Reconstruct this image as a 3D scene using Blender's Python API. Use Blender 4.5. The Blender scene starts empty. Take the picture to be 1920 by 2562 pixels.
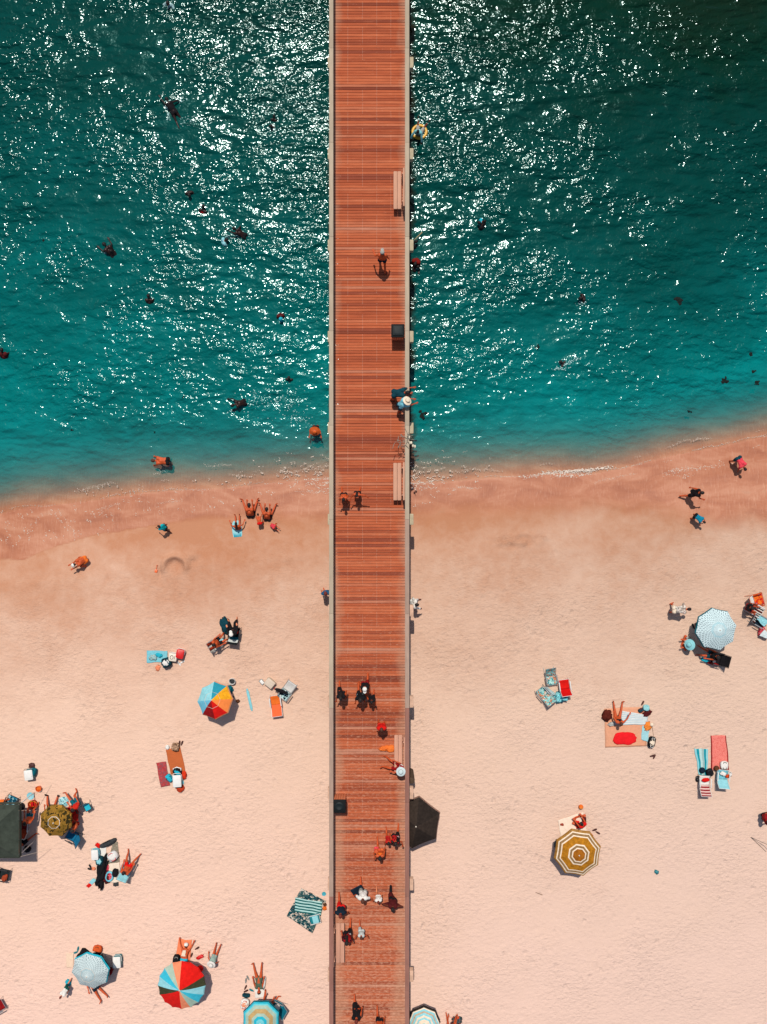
import bpy, math, random
import numpy as np
from mathutils import Vector, Matrix, Quaternion, noise as mnoise
R = math.radians
random.seed(7)
rng = np.random.default_rng(11)
scene = bpy.context.scene
COL = scene.collection

# ------------------------------------------------------------------ camera
F = 2200.0          # focal length in photo pixels (photo 1920 x 2562)
CX, CY = 960.0, 1281.0
HC = 46.5           # camera height over the water
DECK = 3.4          # pier deck height
cam_d = bpy.data.cameras.new("camera")
cam = bpy.data.objects.new("camera", cam_d)
COL.objects.link(cam)
cam.location = (0, 0, HC)
cam_d.sensor_fit = 'VERTICAL'
cam_d.sensor_height = 36.0
cam_d.lens = F / 2562.0 * 36.0
cam_d.clip_end = 3000
scene.camera = cam

# ------------------------------------------------------------------ light
SUN = Vector((-0.05, 0.49, 1.0)).normalized()
w = bpy.data.worlds.new("World")
scene.world = w
w.use_nodes = True
nt = w.node_tree
bg = nt.nodes["Background"]
sky = nt.nodes.new("ShaderNodeTexSky")
sky.sky_type = 'NISHITA'
sky.sun_disc = False
sky.sun_elevation = math.asin(SUN.z)
sky.sun_rotation = math.atan2(SUN.x, SUN.y)
sky.air_density = 1.0
sky.dust_density = 1.0
sky.ozone_density = .6
nt.links.new(sky.outputs[0], bg.inputs[0])
bg.inputs[1].default_value = 0.09
sl = bpy.data.lights.new("sun", 'SUN')
sl.energy = 4.1
sl.angle = R(0.55)
sl.color = (1.0, 0.93, 0.84)
so = bpy.data.objects.new("sun", sl)
COL.objects.link(so)
so.rotation_euler = (-SUN).to_track_quat('-Z', 'Y').to_euler()
so.location = (0, 20, 60)
scene.view_settings.view_transform = 'Standard'
scene.view_settings.look = 'None'
scene.view_settings.exposure = 0.14
scene.view_settings.gamma = 1.0
scene.cycles.max_bounces = 6
scene.cycles.transparent_max_bounces = 8
scene.cycles.sample_clamp_indirect = 4.0

# ------------------------------------------------------------------ shore lines and ground height
def px2w(px, py, z):
    k = (HC - z) / F
    return (px - CX) * k, (CY - py) * k

_WL = [(-300, 1330), (0, 1286), (60, 1270), (150, 1262), (250, 1250), (350, 1234), (450, 1226), (560, 1222), (700, 1206), (820, 1196), (1030, 1208),
       (1120, 1206), (1200, 1198), (1300, 1190), (1400, 1184), (1480, 1186), (1560, 1172), (1640, 1150), (1700, 1136), (1800, 1118), (1920, 1090), (2300, 1010)]
_WE = [(-300, 1420), (0, 1400), (60, 1402), (90, 1386), (160, 1362), (232, 1340), (329, 1326), (370, 1318), (425, 1312), (522, 1300), (560, 1304),
       (700, 1296), (830, 1290), (1030, 1272), (1200, 1268), (1350, 1262), (1500, 1262), (1620, 1268), (1750, 1290), (1920, 1300), (2300, 1290)]
WLx = np.array([px2w(a, b, 0) for a, b in _WL])
WEx = np.array([px2w(a, b, 0.3) for a, b in _WE])

def shore_y(x):
    return np.interp(x, WLx[:, 0], WLx[:, 1])

def wet_y(x):
    return np.interp(x, WEx[:, 0], WEx[:, 1])

def smooth_noise(x, y, s, seed):
    r = np.random.default_rng(seed)
    out = 0
    for k in range(7):
        a = r.uniform(0, 6.28); f = s * r.uniform(.6, 1.6); p = r.uniform(0, 6.28)
        out = out + np.sin((x * math.cos(a) + y * math.sin(a)) * f + p + 1.3 * np.sin((x * math.sin(a) - y * math.cos(a)) * f * .7 + p * 2))
    return out / 7

PIT = px2w(437, 1418, .5)
DIG = px2w(1300, 1352, .4)

def ground_np(x, y):
    d = shore_y(x) - y                       # + on the beach, - in the water
    dw = np.maximum(-d, 0)
    up = 0.075 * np.minimum(np.maximum(d, 0), 4) + 0.55 * (1 - np.exp(-np.maximum(d - 1.5, 0) / 7.0))
    side = 1 + 0.30 * np.clip(x / 20.0, -1, 1) * np.clip(dw / 12, 0, 1)
    depth = (0.125 * dw + 0.42 * (1 - np.exp(-dw / 1.6))) * side
    z = np.where(d > 0, up, -np.minimum(depth, 6.5))
    soft = np.clip((d - 2.2) / 4, 0, 1)
    z = z + soft * 0.025 * smooth_noise(x, y, 1.6, 3) + np.clip((d + .5) / 2, 0, 1) * 0.008 * smooth_noise(x, y, .9, 5)
    # dug ring with a heaped rim, and a trampled patch
    rx = x - PIT[0]; ry = y - PIT[1]
    rr = np.hypot(rx / 1.0, ry / .9)
    arc = np.clip((ry + .35) / .4, 0, 1)
    z = z - 0.18 * np.exp(-(rr / .46) ** 4) * (.4 + .6 * arc) + 0.17 * np.exp(-((rr - .62) / .15) ** 2) * arc
    z = z - 0.12 * np.exp(-(((rx + .78) / .10) ** 2 + ((ry + .25) / .4) ** 2))
    z = z + np.exp(-(((rx - .95) / .45) ** 2 + ((ry - .45) / .35) ** 2)) * .12 * smooth_noise(x, y, 9, 21)
    gx = x - DIG[0]; gy = y - DIG[1] - .12 * (x - DIG[0])
    z = z + np.exp(-((gx / 1.1) ** 2 + (gy / .38) ** 2)) * .16 * smooth_noise(x, y, 8, 22)
    return z

def ground(x, y):
    return float(ground_np(np.array([x]), np.array([y]))[0])

def at(px, py, z=None, dz=0.0):
    """photo pixel -> point in the place, on the ground (z None) or at height z"""
    if z is not None:
        x, y = px2w(px, py, z)
        return Vector((x, y, z))
    zz = 0.5
    for _ in range(5):
        x, y = px2w(px, py, zz)
        zz = ground(x, y) + dz
    return Vector((x, y, zz))

# ------------------------------------------------------------------ materials
def lin(c):
    c = c / 255.0
    return c / 12.92 if c <= 0.04045 else ((c + 0.055) / 1.055) ** 2.4

GAIN = 0.70

def C(r, g, b, k=None):
    k = GAIN if k is None else k
    return (lin(r) * k, lin(g) * k, lin(b) * k, 1.0)

class NT:
    """small helper to wire shader nodes"""
    def __init__(s, name):
        s.m = bpy.data.materials.new(name)
        s.m.use_nodes = True
        s.t = s.m.node_tree
        s.t.nodes.clear()
        s.out = s.t.nodes.new("ShaderNodeOutputMaterial")
    def n(s, typ, props=None, **inp):
        nd = s.t.nodes.new("ShaderNode" + typ)
        for k, v in (props or {}).items():
            setattr(nd, k, v)
        for k, v in inp.items():
            s.put(nd, k, v)
        return nd
    def put(s, nd, key, v):
        key = key.replace("_", " ") if isinstance(key, str) and key not in nd.inputs else key
        sock = nd.inputs[key]
        if isinstance(v, bpy.types.NodeSocket):
            s.t.links.new(v, sock)
        elif isinstance(v, bpy.types.Node):
            s.t.links.new(v.outputs[0], sock)
        else:
            sock.default_value = v
    def math(s, op, a, b=None, c=None, clamp=False):
        nd = s.t.nodes.new("ShaderNodeMath"); nd.operation = op; nd.use_clamp = clamp
        for i, v in enumerate((a, b, c)):
            if v is not None:
                s.put(nd, i, v)
        return nd.outputs[0]
    def mix(s, f, a, b, blend='MIX'):
        nd = s.t.nodes.new("ShaderNodeMix"); nd.data_type = 'RGBA'; nd.blend_type = blend
        s.put(nd, 0, f); s.put(nd, 6, a); s.put(nd, 7, b)
        return nd.outputs[2]
    def ramp(s, f, stops, interp='LINEAR'):
        nd = s.t.nodes.new("ShaderNodeValToRGB")
        cr = nd.color_ramp; cr.interpolation = interp
        while len(cr.elements) < len(stops):
            cr.elements.new(0.5)
        for e, (p, c) in zip(cr.elements, stops):
            e.position = p
            e.color = c if len(c) == 4 else (*c, 1)
        s.put(nd, 0, f)
        return nd.outputs[0]
    def noise(s, vec, scale, detail=2.0, rough=.5, dist=0.0):
        nd = s.t.nodes.new("ShaderNodeTexNoise")
        if vec is not None: s.put(nd, 'Vector', vec)
        nd.inputs['Scale'].default_value = scale; nd.inputs['Detail'].default_value = detail
        nd.inputs['Roughness'].default_value = rough; nd.inputs['Distortion'].default_value = dist
        return nd.outputs[0]
    def coord(s, which='Object'):
        return s.t.nodes.new("ShaderNodeTexCoord").outputs[which]
    def mapping(s, vec, scale=(1, 1, 1), rot=(0, 0, 0), loc=(0, 0, 0)):
        nd = s.t.nodes.new("ShaderNodeMapping")
        s.put(nd, 'Vector', vec)
        nd.inputs['Scale'].default_value = scale; nd.inputs['Rotation'].default_value = rot; nd.inputs['Location'].default_value = loc
        return nd.outputs[0]
    def attr(s, name):
        nd = s.t.nodes.new("ShaderNodeAttribute"); nd.attribute_name = name
        return nd
    def bump(s, h, strength, dist, normal=None):
        nd = s.t.nodes.new("ShaderNodeBump")
        s.put(nd, 'Height', h); nd.inputs['Strength'].default_value = strength; nd.inputs['Distance'].default_value = dist
        if normal is not None: s.put(nd, 'Normal', normal)
        return nd.outputs[0]
    def principled(s, color, rough=.8, normal=None, spec=.3, **kw):
        nd = s.t.nodes.new("ShaderNodeBsdfPrincipled")
        s.put(nd, 'Base Color', color); s.put(nd, 'Roughness', rough)
        s.put(nd, 'Specular IOR Level', spec)
        if normal is not None: s.put(nd, 'Normal', normal)
        for k, v in kw.items(): s.put(nd, k.replace("_", " "), v)
        return nd
    def done(s, shader):
        s.t.links.new(shader.outputs[0] if isinstance(shader, bpy.types.Node) else shader, s.out.inputs[0])
        return s.m

_MC = {}
def cm(name, rgb, rough=.8, var=.16, scale=9.0, bump=.25, spec=.25, fine=120.0):
    """plain coloured material with slight dirt / weave variation"""
    key = (name, tuple(rgb), rough)
    if key in _MC: return _MC[key]
    n = NT(name)
    co = n.coord()
    base = C(*rgb)
    f = n.noise(co, scale, 4.0, .6)
    dark = tuple(c * (1 - var * 1.6) for c in base[:3]) + (1,)
    lite = tuple(min(1, c * (1 + var) + .01 * var) for c in base[:3]) + (1,)
    col = n.ramp(f, [(.3, dark), (.7, lite)])
    h = n.noise(co, fine, 2.0)
    h2 = n.noise(co, scale * 1.7, 3.0)
    nb = n.bump(h2, bump, .03, n.bump(h, bump * .6, .004))
    m = n.done(n.principled(col, rough, nb, spec))
    _MC[key] = m
    return m

def fabric(rgb, var=.16): return cm("fabric", rgb, .9, var, 7.0, .35, .15)
def plastic(rgb, rough=.4): return cm("plastic", rgb, rough, .06, 5.0, .04, .45)
def metal(rgb): return cm("painted_metal", rgb, .35, .06, 8.0, .04, .5)

def stripes(name, cols, reps, axis=0, warp=.02):
    """stripes across a cloth along its own u (0) or v (1) direction"""
    key = (name, tuple(cols), reps, axis)
    if key in _MC: return _MC[key]
    n = NT(name)
    uv = n.coord('UV')
    sep = n.n("SeparateXYZ", None, Vector=uv)
    wv = n.math('MULTIPLY', n.math('SUBTRACT', n.noise(uv, 5.0, 2.0), .5), warp)
    u = n.math('ADD', sep.outputs[axis], wv)
    fr = n.math('FRACT', n.math('MULTIPLY', u, reps))
    k = len(cols)
    col = n.ramp(fr, [(i / k, C(*c)) for i, c in enumerate(cols)], 'CONSTANT')
    sh = n.noise(n.coord(), 8.0, 3.0)
    col = n.mix(n.math('MULTIPLY', sh, .25), col, (.02, .02, .02, 1))
    m = n.done(n.principled(col, .92, n.bump(n.noise(n.coord(), 90.0, 2.0), .3, .004), .1))
    _MC[key] = m
    return m

def mottled(name, cols, scale=14.0, coords='Object'):
    """printed cloth: blotches of several colours"""
    key = (name, tuple(cols), scale)
    if key in _MC: return _MC[key]
    n = NT(name)
    co = n.coord(coords)
    v = n.n("TexVoronoi", None, Vector=n.mapping(co, (1, 1, 1)), Scale=scale)
    d = n.noise(co, scale * .8, 3.0, .6, .6)
    f = n.math('FRACT', n.math('ADD', n.math('MULTIPLY', n.n("SeparateColor", None, Color=v.outputs['Color']).outputs[0], .55), n.math('MULTIPLY', d, 1.1)))
    k = len(cols)
    col = n.ramp(f, [(i / k, C(*c)) for i, c in enumerate(cols)], 'CONSTANT')
    m = n.done(n.principled(col, .9, n.bump(n.noise(co, 80.0, 2.0), .3, .004), .1))
    _MC[key] = m
    return m

def wood(name, rgb, grain=(2, 60, 60), var=.25, rough=.85, rnd=.15):
    key = (name, tuple(rgb))
    if key in _MC: return _MC[key]
    n = NT(name)
    co = n.coord()
    g = n.noise(n.mapping(co, grain), 1.0, 5.0, .65, .3)
    base = C(*rgb)
    col = n.ramp(g, [(.25, tuple(c * (1 - var * 1.5) for c in base[:3])), (.75, tuple(c * (1 + var) for c in base[:3]))])
    bl = n.noise(co, 1.3, 4.0, .6)
    col = n.mix(n.math('MULTIPLY', n.math('SUBTRACT', bl, .35, clamp=True), .8), col, tuple(c * .55 for c in base[:3]) + (1,))
    oi = n.n("ObjectInfo")
    col = n.mix(n.math('MULTIPLY', oi.outputs['Random'], rnd * 2), col, tuple(c * .6 for c in base[:3]) + (1,))
    m = n.done(n.principled(col, rough, n.bump(g, .4, .006), .15))
    _MC[key] = m
    return m

# ------------------------------------------------------------------ mesh helpers
class MB:
    def __init__(s):
        s.v = []; s.f = []; s.mi = []; s.uv = {}
    def add(s, vs, fs, mi=0, M=None, uvs=None):
        o = len(s.v)
        if M is not None:
            vs = [M @ Vector(v) for v in vs]
        s.v += [tuple(v) for v in vs]
        for k, f in enumerate(fs):
            s.f.append(tuple(i + o for i in f)); s.mi.append(mi)
        if uvs is not None:
            for i, u in enumerate(uvs): s.uv[i + o] = u
        return s
    def box(s, c, d, mi=0, M=None, b=0.0, rz=0.0):
        """box centred on c, size d, with chamfered edges b"""
        hx, hy, hz = d[0] / 2, d[1] / 2, d[2] / 2
        b = min(b, hx * .9, hy * .9, hz * .9)
        vs = []; fs = []
        T = Matrix.Translation(c) @ Matrix.Rotation(rz, 4, 'Z')
        if M is not None: T = M @ T
        if b <= 0:
            vs = [(x * hx, y * hy, z * hz) for x in (-1, 1) for y in (-1, 1) for z in (-1, 1)]
            fs = [(0, 1, 3, 2), (4, 6, 7, 5), (0, 4, 5, 1), (2, 3, 7, 6), (0, 2, 6, 4), (1, 5, 7, 3)]
            return s.add(vs, fs, mi, T)
        # rounded outline rings
        def ring(ix, iy, z, r):
            out = []
            for sx, sy, a0 in ((1, 1, 0), (-1, 1, 90), (-1, -1, 180), (1, -1, 270)):
                for a in (0, 45, 90):
                    an = R(a0 + a)
                    out.append((sx * (ix - r) + r * math.cos(an), sy * (iy - r) + r * math.sin(an), z))
            return out
        rr = b * 1.6 if b * 1.6 < min(hx, hy) * .95 else b
        rings = [ring(hx - b, hy - b, -hz, rr), ring(hx, hy, -hz + b, rr), ring(hx, hy, hz - b, rr), ring(hx - b * .3, hy - b * .3, hz - b * .3, rr), ring(hx - b, hy - b, hz, rr)]
        n = 12
        for r_ in rings: vs += r_
        for k in range(len(rings) - 1):
            for i in range(n):
                fs.append((k * n + i, k * n + (i + 1) % n, (k + 1) * n + (i + 1) % n, (k + 1) * n + i))
        fs.append(tuple(range(n))[::-1]); fs.append(tuple(range((len(rings) - 1) * n, len(rings) * n)))
        return s.add(vs, fs, mi, T)
    def tube(s, pts, r, mi=0, n=8, M=None, closed=False):
        pts = [Vector(p) for p in pts]
        rs = r if isinstance(r, (list, tuple)) else [r] * len(pts)
        vs = []; fs = []
        ref = Vector((0, 0, 1))
        m = len(pts)
        for i, p in enumerate(pts):
            if closed: t = pts[(i + 1) % m] - pts[i - 1]
            else: t = pts[min(i + 1, m - 1)] - pts[max(i - 1, 0)]
            t.normalize()
            a = t.cross(ref)
            if a.length < .1: a = t.cross(Vector((1, 0, 0)))
            a.normalize(); b = t.cross(a)
            for k in range(n):
                an = 2 * math.pi * k / n
                vs.append(p + (a * math.cos(an) + b * math.sin(an)) * rs[i])
        last = m if closed else m - 1
        for i in range(last):
            j = (i + 1) % m
            for k in range(n):
                fs.append((i * n + k, i * n + (k + 1) % n, j * n + (k + 1) % n, j * n + k))
        if not closed:
            fs.append(tuple(range(n))[::-1]); fs.append(tuple(range((m - 1) * n, m * n)))
        return s.add(vs, fs, mi, M)
    def lathe(s, prof, n=16, mi=0, M=None):
        vs = []; fs = []
        for (r, z) in prof:
            for k in range(n):
                a = 2 * math.pi * k / n
                vs.append((r * math.cos(a), r * math.sin(a), z))
        m = len(prof)
        for i in range(m - 1):
            for k in range(n):
                fs.append((i * n + k, i * n + (k + 1) % n, (i + 1) * n + (k + 1) % n, (i + 1) * n + k))
        if prof[0][0] > 1e-6: fs.append(tuple(range(n))[::-1])
        if prof[-1][0] > 1e-6: fs.append(tuple(range((m - 1) * n, m * n)))
        return s.add(vs, fs, mi, M)
    def ellip(s, c, rad, mi=0, M=None, nu=14, nv=9, p=1.0, noise=0.0, flat=False):
        """(super)ellipsoid; p < 1 makes it boxier; noise crumples it"""
        vs = []; fs = []
        def sp(x): return math.copysign(abs(x) ** p, x)
        sd = random.random() * 50
        for j in range(nv + 1):
            th = -math.pi / 2 + math.pi * j / nv
            for i in range(nu):
                ph = 2 * math.pi * i / nu
                v = Vector((sp(math.cos(th)) * sp(math.cos(ph)), sp(math.cos(th)) * sp(math.sin(ph)), sp(math.sin(th))))
                if noise:
                    k = 1 + noise * mnoise.noise(v * 2.3 + Vector((sd, 0, 0))) + noise * .5 * mnoise.noise(v * 5.1 + Vector((0, sd, 0)))
                    v = v * k
                z = v.z
                if flat and z < 0: z = max(z, -.25)
                vs.append((c[0] + v.x * rad[0], c[1] + v.y * rad[1], c[2] + z * rad[2]))
        for j in range(nv):
            for i in range(nu):
                fs.append((j * nu + i, j * nu + (i + 1) % nu, (j + 1) * nu + (i + 1) % nu, (j + 1) * nu + i))
        return s.add(vs, fs, mi, M)
    def mesh(s, name, mats, smooth=True, angle=40):
        me = bpy.data.meshes.new(name)
        me.from_pydata(s.v, [], s.f)
        for m in mats: me.materials.append(m)
        if len(mats) > 1:
            me.polygons.foreach_set("material_index", s.mi)
        if s.uv:
            ul = me.uv_layers.new(name="UVMap")
            li = np.empty(len(me.loops), dtype=np.int32)
            me.loops.foreach_get("vertex_index", li)
            tab = np.zeros((len(s.v), 2), dtype=np.float32)
            for k, u in s.uv.items(): tab[k] = u
            ul.data.foreach_set("uv", tab[li].ravel())
        if smooth:
            me.polygons.foreach_set("use_smooth", [True] * len(me.polygons))
            if angle < 180: me.set_sharp_from_angle(angle=R(angle))
        me.update()
        return me

def link(name, me, parent=None, loc=None, rz=None):
    o = bpy.data.objects.new(name, me)
    COL.objects.link(o)
    if parent is not None: o.parent = parent
    if loc is not None: o.location = loc
    if rz is not None: o.rotation_euler = (0, 0, rz)
    return o

def part(name, mb, mats, parent, angle=40, label=None):
    if not isinstance(mats, (list, tuple)): mats = [mats]
    o = link(name, mb.mesh(name, mats, angle=angle), parent)
    if label: o["label"] = label
    return o

def tag(o, label, cat, group=None):
    o["label"] = label; o["category"] = cat
    if group: o["group"] = group
    return o

def thing(name, label, cat, loc, rz=0.0, group=None):
    o = bpy.data.objects.new(name, None)
    o.empty_display_size = .2
    COL.objects.link(o)
    o.location = loc
    o.rotation_euler = (0, 0, rz)
    return tag(o, label, cat, group)

def solo(name, mb, mats, label, cat, loc=(0, 0, 0), rz=0.0, group=None, angle=40):
    if not isinstance(mats, (list, tuple)): mats = [mats]
    o = link(name, mb.mesh(name, mats, angle=angle), None, loc, rz)
    return tag(o, label, cat, group)

def hd(deg):      # photo heading (0 = up, 90 = right) -> rotation about z
    return -R(deg)
# ------------------------------------------------------------------ ground sheet
def axis(lo, hi, step, far):
    a = list(np.arange(lo, hi + step * .5, step))
    s = step
    while a[-1] < far:
        s *= 1.35; a.append(a[-1] + s)
    s = step
    while a[0] > -far:
        s *= 1.35; a.insert(0, a[0] - s)
    return np.array(a)

def sheet(name, xs, ys, zf):
    X, Y = np.meshgrid(xs, ys)
    Z = zf(X.ravel(), Y.ravel())
    nv = X.size; nx = len(xs); ny = len(ys)
    co = np.stack([X.ravel(), Y.ravel(), Z], 1).astype(np.float32)
    me = bpy.data.meshes.new(name)
    me.vertices.add(nv)
    me.vertices.foreach_set("co", co.ravel())
    i = np.arange(nx - 1); j = np.arange(ny - 1)
    I, J = np.meshgrid(i, j)
    a = (J * nx + I).ravel()
    q = np.stack([a, a + 1, a + 1 + nx, a + nx], 1).astype(np.int32)
    nf = len(q)
    me.loops.add(nf * 4); me.loops.foreach_set("vertex_index", q.ravel())
    me.polygons.add(nf)
    me.polygons.foreach_set("loop_start", np.arange(0, nf * 4, 4, dtype=np.int32))
    me.polygons.foreach_set("use_smooth", [True] * nf)
    me.update(calc_edges=True)
    return me, co

def fattr(me, name, vals):
    a = me.attributes.new(name, 'FLOAT', 'POINT')
    a.data.foreach_set("value", np.asarray(vals, dtype=np.float32))

gx = axis(-22.5, 22.5, .085, 700); gy = axis(-29.5, 29.5, .085, 700)
me, co = sheet("sand", gx, gy, ground_np)
gxx, gyy = co[:, 0].astype(float), co[:, 1].astype(float)
dsh = shore_y(gxx) - gyy
wobble = .05 * smooth_noise(gxx, gyy, 5, 8) + .03 * smooth_noise(gxx, gyy, 13, 9)
dwet = gyy - (wet_y(gxx) + wobble)                    # + = washed by the waves
leftness = np.clip((-3.0 - gxx) / 9, 0, 1)
dwet = dwet + (1 - leftness) * (.30 * smooth_noise(gxx, gyy, 1.1, 31) + .22 * smooth_noise(gxx, gyy, 2.9, 32) + .10 * smooth_noise(gxx, gyy, 7.5, 33))
edge = .07 + 1.5 * (1 - leftness)
wet = np.clip(dwet / edge + .5 * (1 - leftness) + .1, 0, 1)
wet = wet * wet * (3 - 2 * wet)
fattr(me, "wet", wet)
dug = np.zeros(len(gxx))
for px_, py_, rx_, ry_, k_ in ((440, 1420, .95, .75, 1.0), (1300, 1352, 1.25, .45, 1.2), (478, 1396, .5, .4, 1.2), (398, 1428, .35, .3, .9), (722, 1400, .3, .25, .9), (92, 1462, .3, .3, .8), (95, 1516, .45, .4, .8),
                               (1262, 1352, .4, .3, 1.2), (1360, 1340, .3, .25, 1.2), (690, 1305, .5, .4, 1.0), (1222, 1446, .25, .3, .8), (1275, 1585, .4, .4, .8), (1060, 1760, .9, 1.3, .45), (1500, 2215, .5, .4, .5), (1400, 1460, .8, .5, .5), (620, 1330, .5, .3, .5),
                               (300, 1560, 1.2, .9, .4), (450, 1480, 1.0, .5, .35), (1700, 1440, 1.6, .5, .5), (1500, 1480, 1.4, .5, .4), (1160, 1520, 1.2, .6, .35), (760, 1560, .8, .7, .3), (230, 1700, 1.4, 1.0, .3)):
    cx_, cy_ = px2w(px_, py_, .5)
    dug += k_ * np.exp(-(((gxx - cx_) / rx_) ** 2 + ((gyy - cy_) / ry_) ** 2) * 1.4)
fattr(me, "dug", np.clip(dug, 0, 1.3))
fattr(me, "shore", np.clip(dsh, -20, 40))
n = NT("beach_sand")
P_ = n.coord('Object')
shore = n.attr("shore").outputs['Fac']
weta = n.attr("wet").outputs['Fac']
big = n.noise(n.mapping(P_, (.7, 1, 1)), .22, 4.0, .55, .4)
mid = n.noise(P_, 1.6, 5.0, .65, .3)
dryness = n.math('ADD', n.math('MULTIPLY', shore, 1 / 27.0), n.math('MULTIPLY', n.math('SUBTRACT', big, .5), .36))
dryness = n.math('ADD', dryness, n.math('MULTIPLY', n.math('SUBTRACT', mid, .5), .22))
dry = n.ramp(dryness, [(.05, C(200, 140, 106)), (.13, C(210, 158, 128)), (.26, C(226, 184, 158)), (.45, C(241, 203, 178)), (.8, C(247, 208, 186)), (1, C(249, 210, 190))])
sepx = n.n("SeparateXYZ", None, Vector=P_).outputs[0]
dry = n.mix(n.math('MULTIPLY', n.math('ADD', n.math('MULTIPLY', sepx, .035), .45, clamp=True), .75), dry, n.mix(1.0, dry, (.85, .90, .92, 1), 'MULTIPLY'))
wetc = n.ramp(n.noise(n.mapping(P_, (.6, 1.4, 1)), .9, 4.0, .6, .6), [(.28, C(166, 94, 60)), (.5, C(186, 114, 78)), (.66, C(200, 134, 100)), (.8, C(188, 138, 108))])
col = n.mix(weta, dry, wetc)
# swash line of fine foam left by the last wave
grain = n.noise(P_, 26.0, 3.0, .7)
col = n.mix(n.math('MULTIPLY', n.math('SUBTRACT', grain, .5), .5), col, (.03, .02, .015, 1))
spk = n.noise(n.mapping(P_, (1, 1.5, 1), (0, 0, R(-30))), 9.0, 4.0, .75)
col = n.mix(n.math('MULTIPLY', n.math('SUBTRACT', spk, .58, clamp=True), 1.5), col, C(150, 112, 90))
# dimples, footprints, drag marks
soft = n.math('MULTIPLY_ADD', shore, .22, -.5, clamp=True)
fp = n.n("TexVoronoi", {'feature': 'SMOOTH_F1'}, Vector=n.mapping(n.mix(.14, P_, n.n("TexNoise", None, Vector=P_, Scale=2.2).outputs['Color']), (1, 1.25, 1), (0, 0, .6)), Scale=4.6, Smoothness=.6).outputs['Distance']
dim = n.noise(n.mapping(P_, (1, 1.35, 1), (0, 0, R(-35))), 6.5, 3.0, .55, .8)
rip = n.noise(n.mapping(P_, (1.0, 2.2, 1), (0, 0, R(-38))), 3.6, 2.0, .5, .5)
h = n.math('ADD', n.math('MULTIPLY', fp, .55), n.math('ADD', n.math('MULTIPLY', dim, .9), n.math('MULTIPLY', rip, .8)))
ft = n.n("TexVoronoi", None, Vector=n.mapping(n.mix(.12, P_, n.n("TexNoise", None, Vector=P_, Scale=3.0).outputs['Color']), (1, .7, 1), (0, 0, .5)), Scale=2.7)
keep = n.math('GREATER_THAN', n.n("SeparateColor", None, Color=ft.outputs['Color']).outputs[0], .45)
pit = n.math('MULTIPLY', n.math('MULTIPLY', n.math('SUBTRACT', .34, ft.outputs['Distance'], clamp=True), keep), n.math('MULTIPLY', n.math('SUBTRACT', n.noise(P_, .28, 4.0, .6), .38, clamp=True), 8.0, clamp=True))
h = n.math('SUBTRACT', h, n.math('MULTIPLY', pit, 3.2))
patch = n.ramp(n.noise(P_, .35, 3.0, .5), [(.32, (.3, .3, .3)), (.68, (1.15, 1.15, 1.15))])
h = n.math('MULTIPLY', n.math('MULTIPLY', h, soft), patch)
dugf = n.attr("dug").outputs['Fac']
lump = n.noise(n.mapping(P_, (1, 1.3, 1)), 7.5, 4.0, .65, .6)
h = n.math('ADD', h, n.math('MULTIPLY', n.math('MULTIPLY', lump, dugf), 1.0))
col = n.mix(n.math('MULTIPLY', n.math('MULTIPLY', n.math('SUBTRACT', lump, .44, clamp=True), dugf), 1.0, clamp=True), col, C(192, 130, 98))
streak = n.noise(n.mapping(P_, (9, 2.2, 1), (0, 0, R(14))), 1.0, 3.0, .6)
h = n.math('ADD', h, n.math('MULTIPLY', n.math('MULTIPLY', streak, weta), .22))
col = n.mix(n.math('MULTIPLY', n.math('MULTIPLY', n.math('SUBTRACT', streak, .55, clamp=True), weta), 1.6), col, C(222, 170, 140))
b1 = n.bump(h, .85, .066)
b2 = n.bump(n.noise(P_, 55.0, 2.0), .35, .006, b1)
rough = n.math('SUBTRACT', .95, n.math('MULTIPLY', weta, .42))
sp = n.math('MULTIPLY_ADD', weta, .32, .06)
pr = n.principled(col, rough, b2, sp)
sand = link("sand", me); me.materials.append(n.done(pr)); sand["kind"] = "structure"

# ------------------------------------------------------------------ the sea
wx = axis(-22.5, 22.5, .25, 690)
wy = [shore_y(np.array([0.0]))[0]]
wy = np.concatenate([np.arange(-2.0, 29.6, .2), 29.6 + np.cumsum(.3 * 1.3 ** np.arange(26))])
me, co = sheet("sea", wx, wy, lambda x, y: x * 0.0)
fattr(me, "depth", -ground_np(co[:, 0].astype(float), co[:, 1].astype(float)))
fattr(me, "off", np.clip(co[:, 1] - shore_y(co[:, 0].astype(float)), -5, 60))
n = NT("sea_water")
P_ = n.coord('Object')
dep = n.attr("depth").outputs['Fac']
off = n.attr("off").outputs['Fac']
tone = n.noise(n.mapping(P_, (1, 1.3, 1), (0, 0, R(20))), .16, 4.0, .6, .6)
churn = n.noise(P_, 1.1, 5.0, .65, .5)
dd = n.math('ADD', dep, n.math('MULTIPLY', n.math('SUBTRACT', tone, .5), 1.5))
dd = n.math('ADD', dd, n.math('MULTIPLY', n.math('SUBTRACT', churn, .5), .5))
body = n.ramp(n.math('MULTIPLY', dd, 1 / 5.5),
              [(.03, C(10, 146, 142)), (.11, C(0, 133, 132)), (.20, C(0, 108, 106)), (.32, C(0, 82, 79)), (.44, C(0, 67, 62)), (.58, C(0, 56, 49)), (.70, C(2, 44, 30)), (.88, C(20, 30, 6))])
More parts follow.
